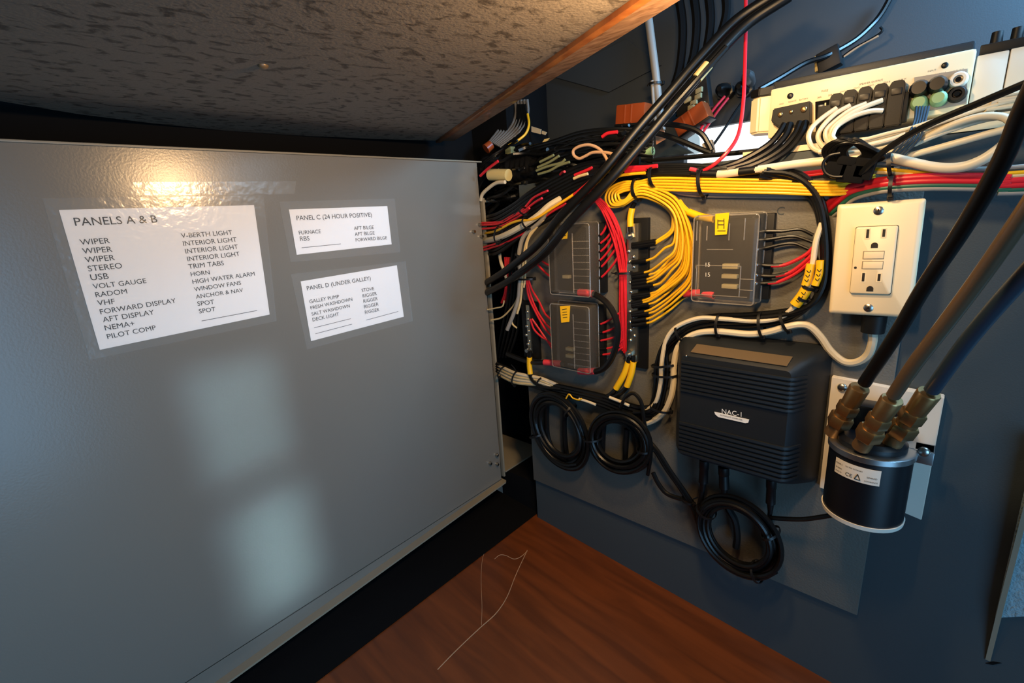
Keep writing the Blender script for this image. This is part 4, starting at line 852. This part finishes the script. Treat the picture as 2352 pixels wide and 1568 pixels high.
# white speaker wires
mat('cream_wire2', 'CFC3AA', 0.42)
SPK = (((1922,248),(1890,270),(1866,292),(1857,315),(1866,338),(1888,349),(1925,354)), ((1953,242),(1918,262),(1890,290),(1879,314),(1888,334),(1905,344),(1940,350)), ((1990,238),(1952,254),(1917,280),(1898,300),(1898,318),(1910,330),(1945,342)), ((2027,230),(1990,244),(1950,264),(1915,292),(1908,316),(1916,330),(1950,338)), ((2027,254),(2000,255),(1960,267),(1925,288),(1913,308),(1916,320),(1940,334)))
for i, p in enumerate(SPK):
    wire('speaker_wire', 'cream wire looping out of the amplifier plugs, %s from the left' % ORD[i], p, [0.0, .026], 5.4, 'white_cable', 'wire', 'cream speaker wires of the amplifier')
RW = (((1935,345),(1985,338),(2050,318),(2110,300),(2180,282),(2260,272),(2370,262)), ((1935,352),(2000,345),(2060,330),(2130,305),(2200,278),(2280,255),(2380,235)), ((1965,330),(2020,316),(2075,302),(2140,284),(2220,262),(2300,240),(2390,215)), ((1980,322),(2040,306),(2090,294),(2160,272),(2240,248),(2310,228),(2390,205)), ((2040,350),(2090,336),(2150,312),(2220,288),(2290,270),(2390,250)), ((2080,310),(2140,288),(2200,268),(2270,246),(2330,230),(2400,220)), ((1880,350),(1930,344),(1990,334),(2040,322),(2080,308)))
for i, p in enumerate(RW):
    wire('white_wire', 'cream wire running right below the amplifier, %s of the sheaf' % ORD[i], p, (.012+.003*i, .028), 4.6, 'white_cable' if i % 2 else 'cream_wire2', 'wire', 'cream wires below the amplifier')
wire('white_cable', 'thickest cream cable crossing below the amplifier, taped black near its left end', [(1600, 396, .02), (1650, 400, .022), (1700, 395, .024), (1745, 389, .026), (1820, 378, .026), (1900, 369, .026), (1990, 360, .028), (2040, 361, .03), (2085, 371, .034), (2150, 384, .036), (2205, 384, .038), (2250, 370, .04), (2290, 345, .04), (2330, 310, .036)], 0, 10.5, 'white_cable', 'cable', seg=12,
     sleeves=[(((1698, 395), (1722, 392), (1747, 389)), .0255, 1.06, 'black_rubber', 'black_tape'), (((1590, 396), (1620, 399), (1648, 400)), .0225, 1.06, 'black_rubber', 'black_tape')])
wire('white_cable', 'cream cable folding back in a wide loop at the right below the amplifier', [(2040, 372, .02), (2110, 352, .024), (2190, 330, .03), (2260, 310, .034), (2310, 296, .036), (2322, 282, .036), (2300, 268, .034), (2250, 268, .032), (2190, 286, .028), (2140, 310, .024), (2100, 330, .02)], 0, 8.5, 'white_cable', 'cable', seg=10)
for i, (y, m_, lb) in enumerate(((0, 'yellow_wire', 'amber'), (7, 'cream_wire', 'cream'), (-14, 'grey_cable', 'grey'))):
    wire('cream_wire', 'thin %s cable above the red pair right of the outlet' % lb, [(1990, 388+y, .022), (2045, 390+y, .026), (2130, 397+y, .028), (2230, 402+y, .03), (2320, 398+y, .03), (2400, 392+y, .03)], 0, 4.6, m_, 'cable', 'thin cables above the red pair')
for i, (o_, m_, lb, r) in enumerate(((0, 'red_wire', 'upper red cable of the thick pair above the outlet', 8.5), (13, 'red_wire', 'lower red cable of the thick pair above the outlet', 8.5), (26, 'green_wire', 'green cable under the red pair above the outlet', 7), (35, 'grey_cable', 'pale grey cable under the green one above the outlet', 6))):
    k = o_*.8
    wire('battery_cable', lb, [(1895+o_*.55, 478+o_*.5, .004), (1918+o_*.5, 452+k, .014), (1950+o_*.3, 430+k, .02), (2000, 418+k*.95, .024), (2045, 412+k*.9, .028), (2120, 406+k*.95, .03), (2220, 405+k*1.0, .03), (2320, 408+k, .03), (2400, 412+k, .03)], 0, r, m_, 'cable', seg=10)
for i in range(3): wire('red_wire', 'thin red wire in the top run left of the dark connector, %s of three' % ('top', 'middle', 'lowest')[i], [(1640+i*50, 420-i*3, .01), (1760+i*20, 408-i, .014), (1840, 398+i*3, .016), (1900, 391+i*3, .016), (1960, 388+i*2, .014)], 0, 3, 'red_wire', 'wire', 'thin red wires in the top run', r=.0017)
tie(2043, 352, 2046, 402, .034, .014, 'black tie round the cream cables above the outlet'); tie(2050, 402, 2045, 452, .034, .012, 'black tie round the red and green cables above the outlet')
# dark knot of plugs
rnd = random.Random(3)
kt = thing('connector_cluster', at(1940, 400, .03), 'dark cluster of plugs and wound thin wires under the cream speaker wires', 'connectors')
for i in range(9):
    u = 1920+i*6; obj('wound_wire', MB().tube(P3([(u-18, 372, .03), (u-26+rnd.uniform(-4, 4), 345, .036), (u, 322+rnd.uniform(-4, 8), .042), (u+40, 328+i*2, .04), (u+64, 352+i, .034), (u+40, 372, .03)], .03), .0022, 6), 'black_cable', kt)
for u, v, su, sv in ((1922, 392, .012, .010), (1958, 398, .014, .011), (1985, 388, .010, .012), (1946, 372, .010, .006)): obj('plug_body', MB().obox(at(u, v, .036), Vector((su*.8, 0, -.002)), OUT*.007, Vector((.002, 0, sv*.8)), .002), 'dark_void', kt)
wire('black_wire', 'shiny black wire loop hanging off the dark connector cluster', [(1930, 352), (1905, 358), (1891, 375), (1895, 395), (1912, 405), (1935, 406)], .044, 3, 'black_cable', 'wire', r=.0016)
wire('black_cable', 'thin black cable crossing from the right edge down to the dark connector cluster', [(2420, 165, .10), (2340, 198, .09), (2240, 240, .075), (2150, 278, .065), (2080, 314, .055), (2030, 348, .05), (1995, 380, .045), (1975, 402, .04)], 0, 7.5, 'black_cable', 'cable')
for i in range(5): wire('grey_wire', 'thin slate wire dropping from the round plugs of the amplifier, %s from the left' % ORD[i], [(2105+i*7, 245, .0), (2100+i*6, 280, .02), (2080+i*8, 318, .03), (2050+i*8, 350, .03), (2040+i*5, 372, .028)], 0, 2.6, 'blue_hose', 'wire', 'slate wires under the round plugs')

# ---------------------------------------------------------------- black top run and ties on the yellow bundle
for i in range(6):
    wire('black_cable', 'black cable of the top run above the yellow bundle, %s from the top' % ORD[i], [(1290, 415-i*4, .004), (1360, 400-i*2, .012), (1430, 388+i*2, .016), (1500, 381+i*3.5, .018), (1570, 380+i*4, .018), (1640, 384+i*4, .018), (1720, 390+i*3.5, .016), (1790, 392+i*3, .014)], 0, 5, 'black_cable', 'cable', 'black cables of the top run', r=.0033)
for i, p in enumerate((((1424, 388), (1450, 385), (1480, 384), (1510, 381)), ((1436, 394), (1460, 390), (1484, 388)))): wire('red_wire', '%s of two short red wires on the top run left of the ties' % ('upper', 'lower')[i], p, .028, 4, 'red_wire', 'wire', 'short red wires on the top run', r=.0026)
wire('yellow_wire', 'short yellow wire lying on the black top run above the yellow loop', [(1405, 408), (1430, 402), (1455, 399), (1482, 397)], .028, 3, 'yellow_wire', 'wire', r=.002)
tag(obj('butt_splice', MB().cyl(at(1585, 388, .026), at(1600, 391, .026), .0024), 'pink_sleeve'), 'small pink splice on the black top run', 'splice')
for a in ((1463, 410, 1468, 458, 'at the left of the yellow loop'), (1501, 382, 1508, 432, 'second along the yellow bundle'), (1612, 388, 1618, 452, 'third along the yellow bundle, above the large fuse block')): tie(a[0], a[1], a[2], a[3], .022, .016, 'black tie ' + a[4], wdt=.0042)
wire('red_wire', 'single long red wire hanging down from the ceiling past the amplifier', [(1713, -20, -.06), (1713, 60, -.05), (1711, 150, -.03), (1708, 225, -.01), (1702, 280, .0), (1692, 318, .01), (1670, 350, .02), (1640, 378, .024), (1616, 392, .024)], 0, 4.2, 'red_wire', 'wire')

# ---------------------------------------------------------------- things in the upper compartment
wire('white_tube', 'upright white tube behind the slanting loom', [(1488, 30), (1497, 100), (1506, 170), (1514, 245), (1520, 300)], -.14, 9, 'grey_cable', 'tube', seg=10)
wire('white_tube', 'thin pale wire beside the upright white tube', [(1498, 185), (1500, 215), (1502, 245), (1506, 280)], -.135, 4, 'grey_cable', 'wire')
tie(1494, 195, 1521, 190, -.14, .012, 'black tie round the upright white tube', tail=((1498, 194), (1490, 192), (1486, 198)))
def relay(label, u, v, ax, az, hw, hh, d):
    c = at(u, v, d); s = mpp(c)
    X = (at(u+ax[0], v+ax[1], d)-c).normalized()*hw*s; Z = OUT.cross(X).normalized()*hh*s
    o = tag(obj('relay', MB().obox(c, X, OUT*.012, Z, .002), 'relay_brown'), label, 'relay', 'brown relays under the dash')
    for k in (-.35, .1): obj('ridge', MB().obox(c+X*k+OUT*.012, X*.05, OUT*.0015, Z*.9, .0004), 'relay_brown', o)
    obj('relay_foot', MB().obox(c-Z*1.05, X*1.02, OUT*.013, Z*.12, .0005), 'black_plastic', o)
    return o
relay('upright brown relay behind the wire tangle, left of the slanting loom', 1455, 263, (10, -1), None, 36, 21, -.09)
relay('tilted brown relay right of the slanting loom above the daylight gap', 1592, 276, (10, -7), None, 38, 20, -.09)
t = thing('terminal_block', at(1590, 245, -.10), 'black terminal block with tan screw lugs above the tilted relay', 'terminal block')
c = at(1592, 222, -.11); s = mpp(c); obj('base', MB().obox(c, Vector((38*s, 0, 6*s)), OUT*.008, Vector((-6*s, 0, 34*s)), .002), 'black_plastic', t)
for u, v in ((1576, 212), (1580, 230), (1594, 236), (1604, 222), (1606, 208), (1588, 246), (1612, 242)): obj('lug', MB().obox(at(u, v, -.098), Vector((7*s, 0, 2*s)), OUT*.003, Vector((0, 0, 5*s)), .0006), 'terminal_tan', t)
for lb, u, v in (('shiny black rubber boot on the upper wall, left one', 1668, 210), ('shiny black rubber boot on the upper wall beside the long red wire', 1712, 205)):
    c = at(u, v, -.19); s = mpp(c); o = tag(obj('rubber_boot', MB().lathe(c+Vector((0, .01, 0)), c+OUT*.03, [(0, 16*s), (.5, 16*s), (.85, 12*s), (1, 5*s)], 16), 'black_rubber'), lb, 'switch boot', 'black boots on the upper wall')
    obj('shiny_nut', MB().lathe(c+OUT*.004, c+OUT*.008, [(0, 19*s), (1, 19*s)], 6), 'steel', o)
c = at(1722, 190, -.18); tag(obj('gauge_stem', MB().lathe(c, c+OUT*.03+Vector((.004, 0, .008)), [(0, .008), (.6, .009), (1, .005)], 16), 'aluminium'), 'small shiny metal stem on the upper wall above the amplifier corner', 'stem')
for i, p in enumerate((((1664, 222), (1640, 250), (1622, 275), (1608, 300)), ((1672, 226), (1648, 256), (1630, 282), (1614, 305)), ((1712, 225), (1690, 255), (1668, 290), (1640, 330), (1628, 340)))):
    wire('red_wire' if i < 2 else 'black_wire', ('thin red wire from the rubber boots to the tilted relay, %s one' % ('left', 'right')[i]) if i < 2 else 'black wire from the rubber boots down across the daylight gap', p, (-.15, -.08), 3, 'red_wire' if i < 2 else 'black_cable', 'wire')
for i, p in enumerate((((1470, 282), (1520, 284), (1575, 291), (1610, 306), (1628, 332), (1634, 345)), ((1462, 300), (1510, 306), (1560, 322), (1610, 343), (1634, 352)))):
    wire('black_cable', 'black cable bowing across the daylight gap, %s one' % ('upper', 'lower')[i], p, -.02, 6, 'black_cable', 'cable', 'black cables across the daylight gap')
q = at(1628, 340, -.03); tag(obj('cable_clip', MB().obox(q, Vector((.006, 0, .002)), OUT*.004, Vector((-.002, 0, .008)), .001), 'grey_cable'), 'pale clip where the black cables meet below the daylight gap', 'clip')
q = at(1518, 310, -.05); tag(obj('paper_tag', MB().prism([at(1504, 296, -.05), at(1522, 288, -.05), at(1532, 318, -.05), at(1508, 332, -.05)], OUT*.001), 'orange_tag'), 'small orange paper tag beside the slanting loom', 'tag')
q = at(1490, 350, -.02); tag(obj('fuse_holder', MB().cyl(at(1480, 351, -.02), at(1500, 346, -.02), .006), 'green_plug'), 'small pale green inline fuse holder in the tangle', 'fuse holder')
mb = MB(); mb.prism([at(1510, 362, -.06), at(1560, 330, -.06), at(1596, 352, -.06)], OUT*.01); tag(obj('bracket', mb, 'blue_hose'), 'dark grey triangular bracket below the daylight gap', 'bracket')
# black edge bar along the ledge
tag(obj('edge_bar', MB().tube(P3(((1500, 368), (1640, 356), (1740, 346), (1790, 340)), -.005), .0028, 8), 'black_cable'), 'black bar along the back edge of the ledge below the daylight gap', 'bar')
# cable along the upper wall
wire('black_cable', 'black cable running up the upper wall above the amplifier', [(1745, 205, -.10), (1790, 180, -.12), (1850, 145, -.14), (1900, 128, -.15), (1960, 95, -.17), (2000, 60, -.185), (2025, 30, -.19), (2050, -15, -.19)], 0, 6, 'black_cable', 'cable')
mb = MB(); mb.obox(at(1905, 138, -.16), Vector((.012, 0, .004)), OUT*.01, Vector((-.003, 0, .012)), .002); tag(obj('cable_clamp', mb, 'black_plastic'), 'black clamp holding the cable on the upper wall above the amplifier', 'clamp')
mb = MB(); mb.obox(at(1885, 143, -.165), Vector((.006, 0, .002)), OUT*.006, Vector((-.001, 0, .010)), .002); tag(obj('cable_tag', mb, 'pale_connector'), 'pale tag beside the clamp on the upper wall', 'tag')
for i, p in enumerate((((1925, 138), (1960, 112), (2000, 90), (2026, 72), (2022, 62)), ((1938, 130), (1975, 105), (2018, 82)))): wire('tan_wire', '%s bare wire tail by the clamp on the upper wall' % ('longer', 'shorter coppery')[i], p, -.17, 2.6, ('black_cable', 'tan_wire')[i], 'wire')
# dark loom further up
for i, p in enumerate((((1590, -30), (1600, 50), (1592, 130), (1570, 190), (1550, 260)), ((1625, -30), (1632, 50), (1618, 130), (1592, 190), (1560, 270)), ((1555, -30), (1568, 60), (1562, 150), (1545, 210), (1530, 270)), ((1665, -30), (1668, 30), (1650, 90), (1615, 160), (1570, 240)))):
    wire('black_cable', 'dark cable behind the slanting loom high up, %s from the left' % ('second', 'third', 'leftmost', 'rightmost')[i], p, -.17, 10, 'dark_void', 'cable', 'dark cables high behind the loom')
mb = MB(); mb.prism([at(1270, 176, -.203), at(1400, 212, -.203), at(1520, 150, -.203), at(1440, 90, -.203)], OUT*.003); tag(obj('wall_patch', mb, 'wall_paint_shaded'), 'raised grey plate on the upper wall left of the white tube', 'plate')

# ---------------------------------------------------------------- wire tangle on the ledge, left
rnd = random.Random(11)
for i in range(8):
    wire('grey_wire', 'pale grey wire in the ribbon hanging beside the door top, %s from the left' % ORD[i],
         [(1162+i*7, 232-i*.5, -.10), (1164+i*7, 258, -.10), (1156+i*7, 284+i*.5, -.09), (1140+i*6, 306+i*1.0, -.07), (1124+i*3.4, 326+i*1.6, -.05)], 0, 2.6, 'ribbon_grey', 'wire', 'grey ribbon wires at the top of the door edge', r=.0026)
for i in range(4):
    wire('grey_wire', 'grey wire arching off the wooden trim to the ribbon, %s from the top' % ORD[i], [(1088, 272+i*4, -.09), (1108, 264+i*4, -.10), (1130, 276+i*5, -.10), (1142, 300+i*4, -.09), (1138, 318+i*2, -.07)], 0, 3, 'ribbon_grey', 'wire', 'grey wires arching off the trim', r=.003)
for i in range(9):
    wire('black_wire', 'black wire in the bundle bending round the door top, %s from the outside' % ORD[i],
         [(1206-i*2, 240, -.10), (1212-i*3, 275, -.095), (1206-i*4, 305, -.08), (1178-i*3, 330+i*1.5, -.05), (1140, 352+i*3.5, -.02), (1108, 376+i*5, -.01), (1098, 400+i*5, -.01)], 0, 3, 'black_cable', 'wire', 'black wires round the top of the door edge', r=.0026)
wire('yellow_wire', 'yellow-green wire on the outside of the bundle at the top of the door edge', [(1212, 262), (1215, 285), (1208, 306), (1190, 322), (1168, 334)], (-.085, -.045), 2.6, 'yellow_wire', 'wire', r=.0022)
tag(obj('connector', MB().cyl(at(1126, 401, .0), at(1168, 402, .0), .010, None, 14), 'pale_connector'), 'pale yellow round connector in the tangle beside the door top', 'connector')
tag(obj('connector', MB().cyl(at(1116, 342, -.02), at(1128, 332, -.03), .009, .008, 12), 'relay_brown'), 'small tan connector under the grey ribbon wires', 'connector')
tag(obj('connector', MB().obox(at(1172, 350, -.03), Vector((.007, 0, 0)), OUT*.006, Vector((0, 0, .009)), .001), 'olive_wire'), 'olive box connector in the tangle below the ribbon wires', 'connector')
mb = MB(); mb.prism([at(1222, 290, -.14), at(1244, 297, -.14), at(1242, 308, -.14), at(1222, 303, -.14)], OUT*.002); tag(obj('white_label', mb, 'white_cable'), 'larger white label on the upper wall above the tangle', 'label')
mb = MB(); mb.prism([at(1247, 300, -.14), at(1257, 304, -.14), at(1253, 310, -.14), at(1245, 307, -.14)], OUT*.002); tag(obj('white_label', mb, 'white_cable'), 'smaller white label beside the larger one above the tangle', 'label')
mb = MB(); mb.prism([at(1252, 320, -.02), at(1263, 317, -.02), at(1258, 324, -.02), at(1246, 329, -.02)], OUT*.002); tag(obj('wire_flag', mb, 'pale_connector'), 'cream wire flag in the middle of the tangle', 'label')
c = at(1158, 252, -.12); tag(obj('indicator_lamp', MB().ball(c, .005, .005, .007, 10), mat('lamp_glow', 'F4FFF0', .3, emit=('F6FFF2', 2.0)).name), 'tiny glowing lamp behind the grey ribbon wires', 'lamp')
wire('tan_wire', 'tan wire making an open loop in the tangle', [(1410, 354), (1390, 350), (1362, 350), (1345, 358), (1330, 364), (1318, 356), (1318, 344), (1334, 335), (1356, 333), (1378, 343), (1392, 362), (1396, 376)], .03, 2.6, 'tan_wire', 'wire', r=.0021)
for i, p in enumerate((((1235, 384), (1262, 372), (1284, 358)), ((1232, 392), (1258, 382), (1288, 374), (1298, 366)), ((1240, 372), (1260, 362), (1272, 356)), ((1236, 400), (1262, 392), (1284, 380), (1308, 372)))): wire('olive_wire', 'olive wire showing in the tangle, %s of the short strands' % ORD[i], p, .02, 2.6, 'olive_wire', 'wire', 'olive strands in the tangle', r=.002)
for i, p in enumerate((((1383, 314), (1396, 306), (1418, 303)), ((1103, 404), (1120, 388), (1144, 370)), ((1320, 402), (1345, 392), (1360, 385)))): wire('red_wire', 'red wire end showing in the tangle, %s one' % ('right-hand', 'left-hand', 'lowest')[i], p, .015, 3, 'red_wire', 'wire', 'red wire ends in the tangle', r=.0024)
wire('cream_wire', 'short cream wire end showing below the tangle', [(1318, 410), (1332, 404), (1350, 399)], .025, 3, 'cream_wire', 'wire', r=.0022)
wire('white_wire', 'white wire hooked round the top of the door edge under the connector', [(1160, 418), (1140, 420), (1122, 432), (1108, 446), (1104, 460)], (.01, .0), 4, 'white_cable', 'wire', r=.0032)
for i in range(22):
    y = 300 + i*6.6; a = rnd.uniform(-14, 14); b = rnd.uniform(-20, 20)
    wire('black_wire', 'loose black wire across the tangle on the ledge, %s from the top' % ORD[i],
         [(1150+rnd.uniform(-20, 30), y+60-i*2, -.03), (1210, y+42+a-i*2, -.02), (1270, y+22+b-i, -.01), (1330, y+6+a, .0), (1390, y-4+b*.5, .0), (1450, y-2+a*.5, -.01), (1500, y+6, -.02)], 0, 3, 'black_cable', 'wire', 'loose black wires on the ledge', r=rnd.uniform(.002, .0036))
# the unresolved mass beneath them
mb = MB()
for i in range(230):
    u = rnd.uniform(1120, 1440); v = 300 + (1-(u-1120)/320)*58 + rnd.uniform(0, 128)*(0.62+0.38*(1-(u-1120)/320))
    d0 = rnd.uniform(-.09, .002); sl = rnd.uniform(-.62, .05); L = rnd.uniform(40, 110)
    P = [at(u + L*(k-1.5)/3 , v + sl*L*(k-1.5)/3 + rnd.uniform(-9, 9), d0 + rnd.uniform(-.012, .012)) for k in range(4)]
    mb.tube(P, rnd.uniform(.0016, .0034), 5, n=3)
tag(obj('wire_tangle', mb, 'black_cable'), 'dense tangle of thin black wires on the ledge left of the slanting loom', 'wire tangle', kind='stuff')
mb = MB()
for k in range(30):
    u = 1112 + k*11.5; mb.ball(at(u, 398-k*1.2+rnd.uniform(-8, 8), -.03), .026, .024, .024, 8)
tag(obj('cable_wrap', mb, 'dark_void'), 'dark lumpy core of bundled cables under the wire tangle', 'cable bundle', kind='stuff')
